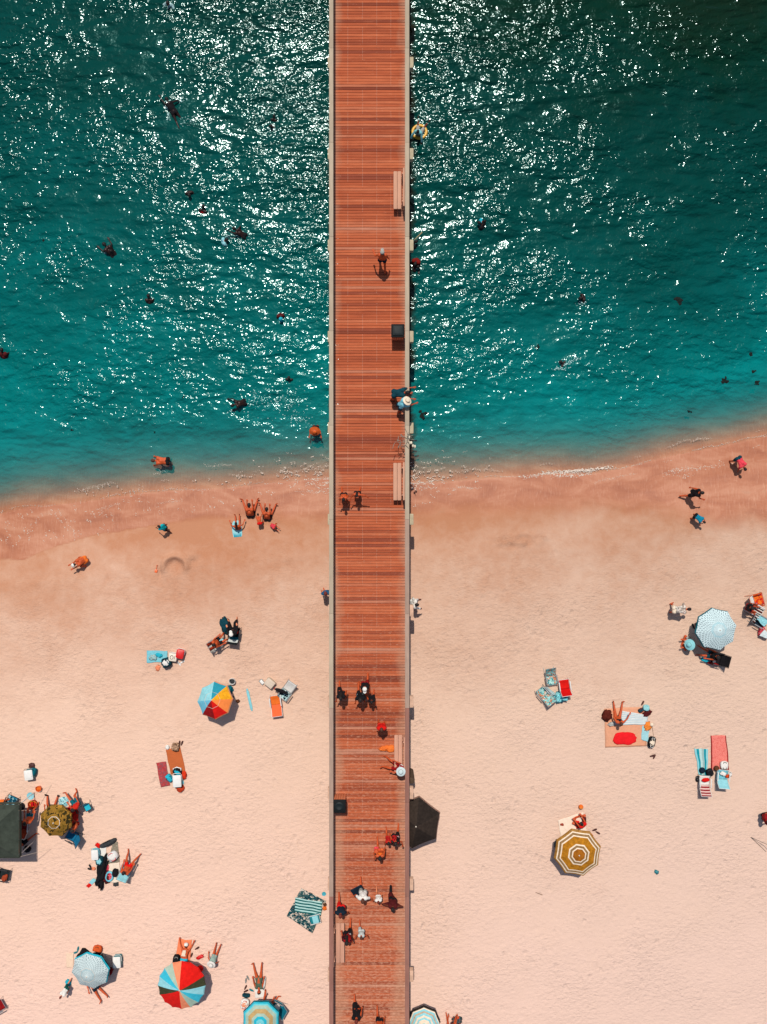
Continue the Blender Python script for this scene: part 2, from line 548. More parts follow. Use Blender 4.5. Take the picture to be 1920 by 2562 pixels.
# waves
q = n.mix(.06, P_, n.n("TexNoise", None, Vector=P_, Scale=.7, Detail=1.0).outputs['Color'])
w0 = n.noise(n.mapping(q, (.40, 1.0, 1), (0, 0, R(20))), .55, 1.0, .5, .3)
w1 = n.noise(n.mapping(q, (.45, 1.0, 1), (0, 0, R(16))), 1.5, 1.0, .5, .3)
w2 = n.noise(n.mapping(q, (.6, 1.0, 1), (0, 0, R(-14))), 3.8, 0.0, .5, .2)
w3 = n.noise(n.mapping(q, (.8, 1.0, 1), (0, 0, R(8))), 8.0, 1.0, .5, .0)
gust = n.ramp(n.noise(n.mapping(P_, (1, 1.5, 1), (0, 0, R(-32))), .20, 3.0, .5, .6), [(.36, (.35, .35, .35)), (.68, (1.25, 1.25, 1.25))])
calm = n.math('MULTIPLY_ADD', off, .17, .26, clamp=True)
small = n.math('MULTIPLY', n.math('ADD', n.math('MULTIPLY', w2, .068), n.math('MULTIPLY', w3, .040)), gust)
h = n.math('ADD', n.math('ADD', n.math('MULTIPLY', w0, .19), n.math('MULTIPLY', w1, .130)), small)
h = n.math('MULTIPLY', h, calm)
nb = n.bump(h, 1.0, 1.0)
soft = n.bump(n.math('ADD', h, n.math('MULTIPLY', n.noise(n.mapping(q, (.5, 1.0, 1), (0, 0, R(24))), .8, 2.0, .55, .5), .16)), 1.0, 2.2)
# suspended light in the water shows more body colour as depth grows
opac = n.math('SUBTRACT', 1.0, n.math('POWER', 2.718, n.math('MULTIPLY', n.math('MAXIMUM', dep, 0.0), n.math('MULTIPLY_ADD', n.math('MAXIMUM', dep, 0.0), -2.8, -.70))), clamp=True)
# brown strip paints the pier's shade into the water colour by the piles
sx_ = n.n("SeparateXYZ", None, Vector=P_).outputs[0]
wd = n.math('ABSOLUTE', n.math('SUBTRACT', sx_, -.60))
weed = n.math('MULTIPLY', n.math('SUBTRACT', n.math('ADD', 2.36, n.math('MULTIPLY', n.math('SUBTRACT', churn, .5), 1.2)), wd), 3.2, clamp=True)  # weed: mask of the pier's shade painted into the water colour
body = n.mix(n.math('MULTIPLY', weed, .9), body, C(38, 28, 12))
tr = n.n("BsdfTransparent", None, Color=(.95, .985, .97, 1))
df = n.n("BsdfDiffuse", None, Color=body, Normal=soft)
base = n.n("MixShader"); n.put(base, 0, opac); n.put(base, 1, tr); n.put(base, 2, df)
gl = n.n("BsdfGlossy", {'distribution': 'BECKMANN'}, Color=(.82, 1, 1, 1), Roughness=.115, Normal=nb)
halo = n.n("BsdfGlossy", {'distribution': 'BECKMANN'}, Color=(.4, 1, .97, 1), Roughness=.24, Normal=nb)
gm = n.n("MixShader"); n.put(gm, 0, .18); n.put(gm, 1, gl); n.put(gm, 2, halo); gl = gm
fr = n.n("Fresnel", None, IOR=1.235, Normal=nb)
top = n.n("MixShader"); n.put(top, 0, fr); n.put(top, 1, base); n.put(top, 2, gl)
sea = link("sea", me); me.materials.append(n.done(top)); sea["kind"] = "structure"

# ------------------------------------------------------------------ foam: heaps of tiny bubbles, one mass
def foam(name, label, spots, mat):
    """spots: (x, y, z, rx, ry, count, size, rot)"""
    v = []; f = []
    ico = []
    t = (1 + 5 ** .5) / 2
    iv = [Vector(p).normalized() for p in ((-1, t, 0), (1, t, 0), (-1, -t, 0), (1, -t, 0), (0, -1, t), (0, 1, t), (0, -1, -t), (0, 1, -t), (t, 0, -1), (t, 0, 1), (-t, 0, -1), (-t, 0, 1))]
    fi = [(0, 11, 5), (0, 5, 1), (0, 1, 7), (0, 7, 10), (0, 10, 11), (1, 5, 9), (5, 11, 4), (11, 10, 2), (10, 7, 6), (7, 1, 8), (3, 9, 4), (3, 4, 2), (3, 2, 6), (3, 6, 8), (3, 8, 9), (4, 9, 5), (2, 4, 11), (6, 2, 10), (8, 6, 7), (9, 8, 1)]
    for (x, y, z, rx, ry, cnt, sz, rot) in spots:
        for _ in range(cnt):
            a = random.gauss(0, .42) * rx; b = random.gauss(0, .42) * ry
            px = x + a * math.cos(rot) - b * math.sin(rot); py = y + a * math.sin(rot) + b * math.cos(rot)
            s = sz * random.uniform(.4, 1.3)
            zz = max(ground(px, py), 0.0) + .004
            o = len(v); el = random.uniform(1, 2.2); an = rot + random.uniform(-.6, .6)
            for p in iv:
                X = p.x * s * el; Y = p.y * s
                v.append((px + X * math.cos(an) - Y * math.sin(an), py + X * math.sin(an) + Y * math.cos(an), zz + z + p.z * s * .35))
            f += [tuple(i + o for i in k) for k in fi]
    me = bpy.data.meshes.new(name)
    me.from_pydata(v, [], f); me.materials.append(mat)
    me.polygons.foreach_set("use_smooth", [True] * len(me.polygons))
    o = link(name, me); o["kind"] = "stuff"; o["label"] = label
    return o

foam_m = cm("foam", (240, 222, 204), .7, .05, 9.0, .2, .3)
sp = []
def fpx(px, py, rxp, ryp, cnt, sz, rot=0.0):
    x, y = px2w(px, py, 0.0)
    sp.append((x, y, 0.0, rxp / 47.0, ryp / 47.0, cnt, sz, rot))
for px, py, c in ((1368, 1184, 70), (1392, 1181, 80), (1420, 1180, 110), (1448, 1177, 110), (1476, 1176, 120), (1504, 1172, 90), (1522, 1170, 40), (1340, 1190, 30), (1310, 1195, 18), (1400, 1190, 50), (1430, 1190, 40), (1464, 1186, 34)):
    fpx(px, py, 22, 5.5, int(c * .8), .022, .08)
for px, py, c in ((1668, 1184, 26), (1695, 1178, 40), (1725, 1174, 30), (1752, 1172, 26), (1780, 1168, 20), (1806, 1162, 14), (1716, 1190, 22)):
    fpx(px, py, 24, 9, c, .018, .2)
for k in range(240):     # streaky lacework of the swash
    px = 822 - abs(random.gauss(0, 110)) if k % 2 else 1030 + abs(random.gauss(0, 70))
    py = random.gauss(1196, 26)
    fpx(px, py, 9, 2.2, 5, .018, random.uniform(-.5, .5))
for k in range(70):
    px = random.uniform(180, 640)
    py = 1262 - (px - 180) * .08 + random.uniform(-40, 40)
    fpx(px, py, 3, 8, 4, .016, .35 + random.uniform(-.2, .2))
for k in range(80):
    px = random.uniform(5, 290)
    py = random.uniform(1278, 1366 - px * .12)
    fpx(px, py, 2.5, 9, 5, .015, .35 + random.uniform(-.2, .2))
def edge_line(off, x0, x1, gap, dens, sz, amp, seed):
    x = x0
    while x < x1:
        k = math.sin(x * 1.7 + seed) * .5 + math.sin(x * .61 + seed * 2) * .6 + math.sin(x * 3.9 + seed) * .25
        if k > gap:
            yb = float(shore_y(np.array([x]))[0]) + off + amp * (math.sin(x * .9 + seed) + .5 * math.sin(x * 2.3 + seed * 1.7) + .25 * math.sin(x * 6.1 + seed))
            sp.append((x, yb, 0.0, .10, .035 + .05 * max(k, 0), dens + int(3 * max(k, 0)), sz, random.uniform(-.3, .3)))
        x += .07
edge_line(.06, -20.5, -2.9, -.25, 2, .011, .07, 1.0)
edge_line(.62, -20.5, -2.9, .25, 2, .010, .12, 2.2)
edge_line(1.15, -14, -2.9, .45, 2, .010, .15, 3.7)
edge_line(.04, 1.5, 20.5, -.35, 3, .012, .07, 4.1)
edge_line(.5, 1.5, 20.5, .2, 2, .011, .12, 5.3)
edge_line(-.35, 1.5, 20.5, .35, 2, .010, .10, 6.4)
edge_line(-.5, -20.5, -2.9, .3, 2, .010, .12, 7.9)
foam("sea_foam", "white foam and swash streaks along the waterline", sp, foam_m)
sp = []
for px, py, rx, ry, c, s in ((640, 1000, 60, 40, 130, .026), (720, 1012, 60, 50, 200, .026), (750, 1050, 30, 14, 60, .024), (1415, 908, 22, 10, 80, .03), (1395, 922, 26, 8, 60, .028), (1440, 900, 14, 6, 30, .028),
                             (418, 262, 6, 16, 46, .04), (422, 292, 5, 14, 24, .04), (455, 250, 18, 10, 40, .03), (480, 300, 40, 30, 90, .022), (703, 790, 14, 8, 30, .024), (1455, 757, 18, 7, 40, .03),
                             (575, 590, 34, 12, 50, .028), (268, 632, 18, 6, 24, .026), (1052, 338, 22, 6, 60, .032), (1039, 672, 12, 4, 24, .026), (372, 724, 14, 5, 20, .024), (583, 1028, 16, 4, 30, .024), (684, 322, 16, 6, 34, .024), (424, 16, 18, 8, 40, .03), (408, 1178, 14, 5, 24, .02)):
    fpx(px, py, rx, ry, int(c * .6), s * .75, random.uniform(-.3, .3))
foam("splash_foam", "white splash bubbles around the bathers", sp, cm("splash", (190, 232, 228), .6, .05, 9.0, .2, .3))

# ------------------------------------------------------------------ seaweed clumps drifting right of the pier
weed_m = cm("weed", (6, 18, 14), .8, .3, 6.0, .5, .2)
for i, (px, py, r_, lab) in enumerate(((1698, 745, .30, "dark long seaweed clump drifting alone far right of the pier"), (1816, 950, .30, "largest dark seaweed clump low in the water near the right edge"),
                                  (1895, 958, .22, "dark seaweed clump closest to the right edge of the water"), (1886, 928, .20, "dark seaweed clump just above the one nearest the right edge"),
                                  (1880, 888, .18, "thin dark seaweed clump uppermost by the right edge"), (1345, 868, .2, "faint seaweed clump left of the white splash"), (1727, 1030, .16, "small seaweed clump nearest the shore on the right side"),
                                  (1058, 1036, .34, "broad dark seaweed clump beside the pier above the leaning couple's shadow"), (107, 600, .13, "small seaweed clump in the upper left water"), (180, 1077, .13, "small dark seaweed clump in the lower left water"),
                                  (387, 1082, .10, "tiny seaweed clump above the stooping man"), (460, 994, .12, "small seaweed clump amid the left glints"))):
    mb = MB()
    for k in range(9):
        a = random.uniform(0, 6.28); d = r_ * .62 * random.random() ** .6
        ex = (1.8 if i == 0 else 1.0)
        mb.ellip((d * math.cos(a), d * math.sin(a) * ex, -.02), (r_ * random.uniform(.18, .45), r_ * random.uniform(.18, .45), .035), noise=.5, nu=10, nv=6)
    solo("seaweed_clump", mb, weed_m, lab, "seaweed", at(px, py, 0.0), random.uniform(0, 3) if i else .3, "seaweed clumps in the sea", angle=180)

# ------------------------------------------------------------------ pier
def deck_material():
    n = NT("deck_boards")
    P_ = n.coord('Object')
    tone = n.n("Attribute", {'attribute_name': 'tone'}).outputs['Fac']
    sx = n.n("SeparateXYZ", None, Vector=P_)
    x = sx.outputs[0]; y = sx.outputs[1]
    g = n.noise(n.mapping(P_, (1.6, 30, 1)), 1.0, 4.0, .6, .2)
    col = n.ramp(tone, [(0, C(136, 68, 48)), (.12, C(156, 80, 58)), (.25, C(178, 90, 58)), (.5, C(202, 104, 66)), (.75, C(214, 118, 78)), (.93, C(208, 124, 90)), (1, C(208, 142, 114))])
    pv = n.noise(n.mapping(P_, (.55, 7.2727, 1)), 1.0, 3.0, .6)
    col = n.mix(n.math('MULTIPLY', n.math('SUBTRACT', pv, .47, clamp=True), 2.2, clamp=True), col, C(150, 74, 52))
    col = n.mix(n.math('MULTIPLY', n.math('SUBTRACT', .42, pv, clamp=True), 2.0, clamp=True), col, C(226, 140, 100))
    blot = n.noise(n.mapping(P_, (1, .6, 1)), .9, 4.0, .6, .5)
    col = n.mix(n.math('MULTIPLY', n.math('SUBTRACT', blot, .55, clamp=True), 1.6, clamp=True), col, C(164, 84, 58))
    col = n.mix(n.math('MULTIPLY', n.math('SUBTRACT', g, .3, clamp=True), .75), col, C(120, 52, 34))
    # grey weathering near the rails and in patches, more towards the land
    e = n.math('MINIMUM', n.math('SUBTRACT', x, -2.45), n.math('SUBTRACT', 1.08, x))
    pn = n.noise(P_, .55, 4.0, .6, .4)
    lim = n.math('MULTIPLY_ADD', pn, 1.3, -.30)
    lim = n.math('ADD', lim, n.math('MULTIPLY', n.math('MULTIPLY_ADD', y, -.045, -.1, clamp=True), .45))
    wthr = n.math('MULTIPLY', n.math('SUBTRACT', lim, e), 2.6, clamp=True)
    fine = n.noise(n.mapping(P_, (5, 12, 1)), 1.0, 4.0, .7)
    wthr = n.math('MULTIPLY', wthr, n.math('MULTIPLY_ADD', fine, .9, .15, clamp=True))
    col = n.mix(n.math('MULTIPLY', wthr, .85), col, C(196, 150, 122))
    # scuffs and droppings
    sc = n.noise(n.mapping(P_, (2.5, 6, 1)), 2.2, 5.0, .75, .5)
    land = n.math('MULTIPLY_ADD', y, -.03, .05, clamp=True)
    col = n.mix(n.math('MULTIPLY', n.math('SUBTRACT', n.math('ADD', sc, n.math('MULTIPLY', land, .22)), .60, clamp=True), 3.0, clamp=True), col, C(226, 170, 140))
    # galvanised screw heads in rows over the stringers
    near = None
    for xs in (-2.36, -1.75, -1.03, -.33, .36, 1.02):
        d = n.math('ABSOLUTE', n.math('SUBTRACT', x, xs))
        near = d if near is None else n.math('MINIMUM', near, d)
    fy = n.math('ABSOLUTE', n.math('SUBTRACT', n.math('FRACT', n.math('MULTIPLY', y, 2 / .1375)), .5))
    dot = n.math('MULTIPLY', n.math('LESS_THAN', near, .010), n.math('LESS_THAN', fy, .14))
    dn = n.math('GREATER_THAN', n.noise(n.mapping(P_, (1.2, 1.6, 1)), 1.0, 2.0), .46)
    col = n.mix(n.math('MULTIPLY', n.math('MULTIPLY', dot, dn), .6), col, C(240, 205, 180))
    return n.done(n.principled(col, .82, n.bump(g, .35, .006), .12))

DM = deck_material()
pier = thing("pier", "long red-brown timber pier running from the beach out over the sea", "pier", (0, 0, DECK))
X0, X1 = -2.51, 1.14
PITCH = .1375
mb = MB(); tones = []
ny0 = int(-42 / PITCH); ny1 = int(62 / PITCH)
cur = .5
for k in range(ny0, ny1):
    y = k * PITCH
    if random.random() < .16: cur = random.uniform(.38, .66)
    t = cur + random.gauss(0, .23)
    if random.random() < .075: t = random.uniform(0.02, .26)
    if random.random() < .04: t = random.uniform(.9, 1.0)
    h = PITCH / 2 - random.uniform(.0045, .0085)
    e0 = random.uniform(-.012, .012); e1 = random.uniform(-.012, .012); zj = random.uniform(-.003, .0)
    b = .004
    prof = [(-h, -.045), (-h, -b), (-h + b, 0), (h - b, 0), (h, -b), (h, -.045)]
    vs = [(X0 + e0, y + a, z + zj) for a, z in prof] + [(X1 + e1, y + a, z + zj) for a, z in prof]
    fs = [(i, i + 1, i + 7, i + 6) for i in range(5)] + [(0, 1, 2, 3, 4, 5), (11, 10, 9, 8, 7, 6), (5, 0, 6, 11)]
    mb.add(vs, fs)
    tones += [min(max(t, 0), 1)] * 12
dme = mb.mesh("deck", [DM], smooth=False)
fattr(dme, "tone", tones)
link("deck", dme, pier)
g_cap = [wood("rail_grey", (198, 180, 156), (40, 1.5, 40), .14), wood("rail_brown_grey", (188, 160, 142), (40, 1.5, 40), .22), wood("rail_brown", (164, 116, 102), (40, 1.5, 40), .22)]
g_dark = wood("pier_timber", (120, 92, 74), (40, 2, 40), .2)
conc = cm("pale_cap_beam", (196, 182, 152), .9, .12, 4.0, .3, .15)
sandy = cm("sandy_cap_beam", (222, 182, 156), .95, .14, 4.0, .3, .1)
pile_m = wood("pile", (92, 74, 58), (12, 12, 2), .25)
BENT0, BAY = -.36, 4.508
ZC = 1.05
xl0, xl1, xr0, xr1 = -2.60, -2.40, 1.03, 1.232
def rail_len(y0, y1):
    for side in (0, 1):
        a, b = (xl0, xl1) if side == 0 else (xr0, xr1)
        ym = (y0 + y1) / 2
        if side == 0: mi = 0 if ym > -1.5 else (1 if ym > -18.8 else 2)
        else: mi = 0 if ym > -1.5 else (1 if ym > -9 else 2)
        if side == 0 and -8 < ym < -1.5: mi = 0
        mb = MB(); mb.box(((a + b) / 2, ym, ZC), (b - a, y1 - y0 - .006, .045), b=.006)
        part("rail_cap", mb, g_cap[mi], pier)
        for hh in (.32, .68):
            mb = MB(); mb.box(((xl0 + xl1) / 2 + (.0 if side == 0 else 3.631), ym, hh), (.04, y1 - y0 - .006, .12), b=.006)
            part("rail_board", mb, g_cap[min(mi + 0, 2)], pier)
post_me = None
nb0, nb1 = -9, 13
ycuts = []
for k in range(nb0, nb1):
    yb = BENT0 + k * BAY
    rail_len(yb, yb + BAY)
    for side in (0, 1):
        for m in (0, .5):
            if post_me is None:
                q = MB(); q.box((0, 0, .36), (.09, .10, 1.33), b=.008)
                post_me = q.mesh("post", [g_cap[1]])
            xp = ((xl0 + xl1) / 2 + .055) if side == 0 else ((xr0 + xr1) / 2 - .055)
            link("post", post_me, pier, (xp + (-.11 if side == 0 else .11), yb + m * BAY, 0))
    mb = MB(); mb.box((-.635, yb, -.455), (4.23, .55, .40), b=.02)
    part("cap_beam", mb, conc if yb > -4 else sandy, pier)
    for xp in (-2.1, .75):
        mb = MB(); mb.lathe([(.17, -9.5), (.17, -.66)], 14, M=Matrix.Translation((xp, yb, 0)))
        part("pile", mb, pile_m, pier)
for xs in (-2.40, -1.75, -1.03, -.33, .36, 1.04):
    mb = MB(); mb.box((xs, 10, -.151), (.08, 102, .204), b=.005)
    part("stringer", mb, g_dark, pier)

# benches ------------------------------------------------------------
bench_w = [wood("bench_pale", (222, 170, 142), (40, 1.5, 40), .10), wood("bench_grey", (224, 168, 142), (40, 1.5, 40), .16, rnd=.05)]
dark_metal = metal((30, 26, 26))
def bench(label, px0, px1, py0, py1, side, wm):
    a = at(px0, py1, DECK + .46); b = at(px1, py0, DECK + .46)
    L = b.y - a.y; W = b.x - a.x; c = (a + b) / 2
    t = thing("bench", label, "bench", (c.x, c.y, DECK), 0 if side > 0 else math.pi, "benches on the pier")
    for s_ in (-1, 1):
        mb = MB(); mb.box((s_ * W * .255, 0, .44), (W * .49, L, .045), b=.02)
        part("seat_board", mb, wm, t)
    for s_ in (0, 1):
        mb = MB(); mb.box((W * .5 + .10 + .045 * s_, 0, .60 + s_ * .17), (.035, L, .13), b=.012, M=None)
        part("back_board", mb, wm, t)
    mb = MB(); mb.box((W * .5 + .115, 0, .875), (.085, L, .04), b=.012)
    part("back_rail", mb, wm, t)
    for s_ in (-1, 1):
        mb = MB(); y = s_ * L * .36
        mb.box((-W * .36, y, .21), (.06, .06, .42)); mb.box((W * .5 + .06, y, .43), (.05, .06, .85)); mb.box((.03, y, .395), (W * .95, .05, .05))
        part("leg", mb, wm, t)
    return t
bench("pale bare bench at the right rail, farthest out over the sea", 985, 1004.5, 428, 523, 1, bench_w[0])
bench("pale bare bench at the right rail, level with the waterline", 984.5, 1004.5, 1158, 1252, 1, bench_w[0])
bench("weathered bench at the right rail where the person in red stripes sits", 987, 1007, 1839, 1934, 1, bench_w[1])
bench("weathered bench at the left rail, lowest in the photo", 841, 862, 2310, 2409, -1, bench_w[1])

# litter bins ----------------------------------------------------------
bin_wood = wood("bin_slats", (222, 128, 88), (14, 14, 2), .15)
bin_top = cm('bin_rim', (16, 20, 22), .7, .06, 5.0, .04, .15)
bin_hole = plastic((6, 8, 10), .6)
def bin_(label, px, py, round_hole):
    c = at(px, py, DECK + 1.0)
    t = thing("litter_bin", label, "litter bin", (c.x, c.y, DECK), 0, "litter bins on the pier")
    S = .60
    for k, (dx, dy) in enumerate(((0, 1), (0, -1), (1, 0), (-1, 0))):
        mb = MB()
        for i in range(5):
            o = (i - 2) * S / 5.2
            if dx == 0: mb.box((o, dy * (S / 2 - .03), .46), (S / 5.6, .035, .88), b=.006)
            else: mb.box((dx * (S / 2 - .03), o, .46), (.035, S / 5.6, .88), b=.006)
        part("slat_panel", mb, bin_wood, t)
    mb = MB(); mb.box((0, 0, .94), (S + .04, S + .04, .08), b=.025)
    part("rim", mb, bin_top, t)
    mb = MB()
    if round_hole:
        mb.lathe([(.21, .981), (.21, .995), (.15, 1.03), (.145, 1.02), (.02, .99), (0, .99)], 24)
    else:
        mb.box((0, 0, 1.0), (S * .78, S * .78, .05), b=.02); mb.box((0, 0, 1.035), (S * .6, S * .6, .03), b=.012)
    part("lid", mb, cm("bin_lid", (26, 36, 38), .6, .1, 6.0, .05, .2), t)
    mb = MB(); mb.box((0, 0, .45), (S - .10, S - .10, .86))
    part("liner", mb, bin_hole, t)
bin_("black topped wooden bin with a square lid by the right rail over the sea", 996, 827, False)
bin_("black topped wooden bin with a round opening by the left rail", 849, 2018, True)
# ------------------------------------------------------------------ people
SKIN = [cm("skin_tan", (206, 86, 38), .6, .10, 5.0, .08, .3), cm("skin_brown", (176, 72, 34), .6, .10, 5.0, .08, .3), cm("skin_dark", (110, 48, 28), .6, .10, 5.0, .08, .3), cm("skin_pale", (232, 140, 96), .6, .10, 5.0, .08, .3), cm("skin_wet_backlit", (46, 22, 18), .45, .10, 5.0, .08, .3)]  # last one: wet bathers' backlit darkness painted into the skin colour
EYE = plastic((20, 14, 12), .3); LIP = cm("lips", (150, 48, 40), .5, .05, 5, .05, .3)
BLACK_HAIR = cm("hair", (26, 18, 16), .6, .3, 30.0, .6, .3)
BROWN_HAIR = cm("hair", (92, 50, 32), .6, .3, 30.0, .6, .3)
RED_HAIR = cm("hair", (120, 40, 24), .6, .3, 30.0, .6, .3)
BLOND_HAIR = cm("hair", (206, 160, 96), .6, .3, 30.0, .6, .3)
HAIRS = {'k': BLACK_HAIR, 'b': BROWN_HAIR, 'r': RED_HAIR, 'y': BLOND_HAIR}
PENDING = []      # bodies and clothes whose surface is grown in one go at the end

def capsule(mb, a, b, ra, rb, n=10):
    a = Vector(a); b = Vector(b)
    d = b - a
    L = d.length
    if L < 1e-5: d = Vector((0, 0, 1)); L = 1e-5
    z = d.normalized()
    x = z.cross(Vector((.31, .77, .55)))
    x.normalize(); y = z.cross(x)
    vs = []; fs = []
    rings = []
    for t in (-90, -60, -30, 0): rings.append((a + z * ra * math.sin(R(t)), ra * math.cos(R(t))))
    for t in (0, 30, 60, 90): rings.append((b + z * rb * math.sin(R(t)), rb * math.cos(R(t))))
    for c, r in rings:
        r = max(r, 1e-4)
        for k in range(n):
            an = 2 * math.pi * k / n
            vs.append(c + (x * math.cos(an) + y * math.sin(an)) * r)
    for i in range(len(rings) - 1):
        for k in range(n):
            fs.append((i * n + k, i * n + (k + 1) % n, (i + 1) * n + (k + 1) % n, (i + 1) * n + k))
    fs.append(tuple(range(n))[::-1]); fs.append(tuple(range(len(vs) - n, len(vs))))
    mb.add(vs, fs)

def grow(name, caps, mats, voxel, parent=None, marks=None, smooth=3):
    mb = MB()
    for c in caps: capsule(mb, *c)
    me = bpy.data.meshes.new(name)
    me.from_pydata(mb.v, [], mb.f)
    o = link(name, me, parent)
    m = o.modifiers.new("skin", 'REMESH'); m.mode = 'VOXEL'; m.voxel_size = voxel; m.use_smooth_shade = True
    if smooth:
        m = o.modifiers.new("relax", 'SMOOTH'); m.factor = .5; m.iterations = smooth
    PENDING.append((o, mats, marks))
    return o

def finish_people():
    bpy.context.view_layer.update()
    dg = bpy.context.evaluated_depsgraph_get()
    out = []
    for o, mats, marks in PENDING:
        out.append(bpy.data.meshes.new_from_object(o.evaluated_get(dg)))
    for (o, mats, marks), me in zip(PENDING, out):
        old = o.data
        o.modifiers.clear()
        nm = old.name
        o.data = me
        bpy.data.meshes.remove(old)
        me.name = nm
        me.materials.clear()
        for m in mats: me.materials.append(m)
        nf = len(me.polygons)
        mi = np.zeros(nf, dtype=np.int32)
        if marks:
            cen = np.empty(nf * 3, dtype=np.float32); me.polygons.foreach_get("center", cen); cen = cen.reshape(-1, 3)
            for (p, r, k) in marks:
                d = np.linalg.norm(cen - np.array(p, dtype=np.float32), axis=1)
                mi[d < r] = k
        me.polygons.foreach_set("material_index", mi)
        me.polygons.foreach_set("use_smooth", [True] * nf)
        me.update()

# poses: root pitch, lean, curl, head pitch, head yaw, legs (pitch, spread, knee), arms (pitch, spread, elbow)
POSES = {
    'stand': dict(L=(3, 5, 4), Rl=(-3, 5, 4), A=(4, 9, 14), B=(4, 9, 14)),
    'walk': dict(L=(24, 3, 6), Rl=(-20, 3, 30), A=(-22, 10, 16), B=(24, 10, 24), lean=5),
    'walk2': dict(L=(-16, 3, 28), Rl=(20, 3, 6), A=(26, 12, 26), B=(-22, 14, 18), lean=6),
    'reach': dict(L=(24, 3, 6), Rl=(-20, 3, 30), A=(20, 50, 10), B=(15, 82, 4), lean=5),
    'phone': dict(L=(14, 4, 6), Rl=(-12, 4, 16), A=(30, 30, 70), B=(10, 26, 30), lean=5),
    'sit': dict(L=(86, 14, 8), Rl=(84, 14, 10), A=(30, 16, 30), B=(30, 16, 30), lean=12, curl=14, head=15),
    'sitwide': dict(L=(88, 26, 6), Rl=(88, 20, 6), A=(38, -6, 78), B=(38, -6, 78), lean=22, curl=24, head=25),
    'sitback': dict(L=(96, 16, 40), Rl=(96, 14, 36), A=(-40, 22, 8), B=(-40, 22, 8), lean=-25, curl=4),
    'knees': dict(L=(112, 12, 95), Rl=(112, 12, 95), A=(62, 8, 40), B=(62, 8, 40), lean=24, curl=20, head=15),
    'cross': dict(L=(84, 44, 20, -66), Rl=(86, 44, 30, -72), A=(26, 6, 66), B=(26, 6, 66), lean=10, curl=15, head=20),
    'chair': dict(L=(94, 9, 88), Rl=(94, 9, 82), A=(24, 12, 60), B=(24, 12, 60), lean=-14, curl=8, head=8),
    'bench': dict(L=(88, 10, 70), Rl=(84, 8, 60), A=(30, 14, 50), B=(30, 14, 60), lean=-4, curl=8, head=12),
    'prone': dict(pitch=90, L=(0, 8, 4), Rl=(0, 8, 8), A=(160, 28, 30), B=(160, 28, 40), toe=40),
    'prone_legs': dict(pitch=90, L=(-2, 14, 10), Rl=(-2, 9, 6), A=(10, 20, 16), B=(10, 20, 16), toe=40),
    'supine': dict(pitch=-90, L=(2, 9, 4), Rl=(2, 9, 4), A=(10, 20, 14), B=(10, 20, 14)),
    'squat': dict(L=(108, 18, 132), Rl=(108, 14, 132), A=(50, -4, 50), B=(50, -4, 50), lean=36, curl=22, head=15),
    'bend': dict(L=(14, 10, 16), Rl=(8, 10, 14), A=(14, 8, 10), B=(20, 8, 10), lean=78, curl=18, head=-10),
    'stoop': dict(L=(10, 8, 14), Rl=(10, 8, 14), A=(24, 8, 20), B=(24, 8, 20), lean=62, curl=22, head=-5),
    'rail': dict(L=(4, 7, 8), Rl=(-6, 7, 10), A=(58, 14, 40), B=(58, 14, 40), lean=52, curl=14, head=-8),
    'wade': dict(L=(6, 6, 10), Rl=(-8, 6, 14), A=(55, 45, 20), B=(55, 45, 20), lean=12),
    'dip': dict(L=(6, 6, 10), Rl=(-8, 6, 14), A=(30, 20, 70), B=(30, 20, 70), lean=18, curl=12, head=20),
    'swim': dict(pitch=72, L=(-4, 8, 14), Rl=(4, 8, 20), A=(165, 16, 12), B=(70, 40, 20), toe=40),
    'float': dict(pitch=-60, L=(20, 14, 30), Rl=(20, 14, 30), A=(40, 60, 20), B=(40, 60, 20)),
}

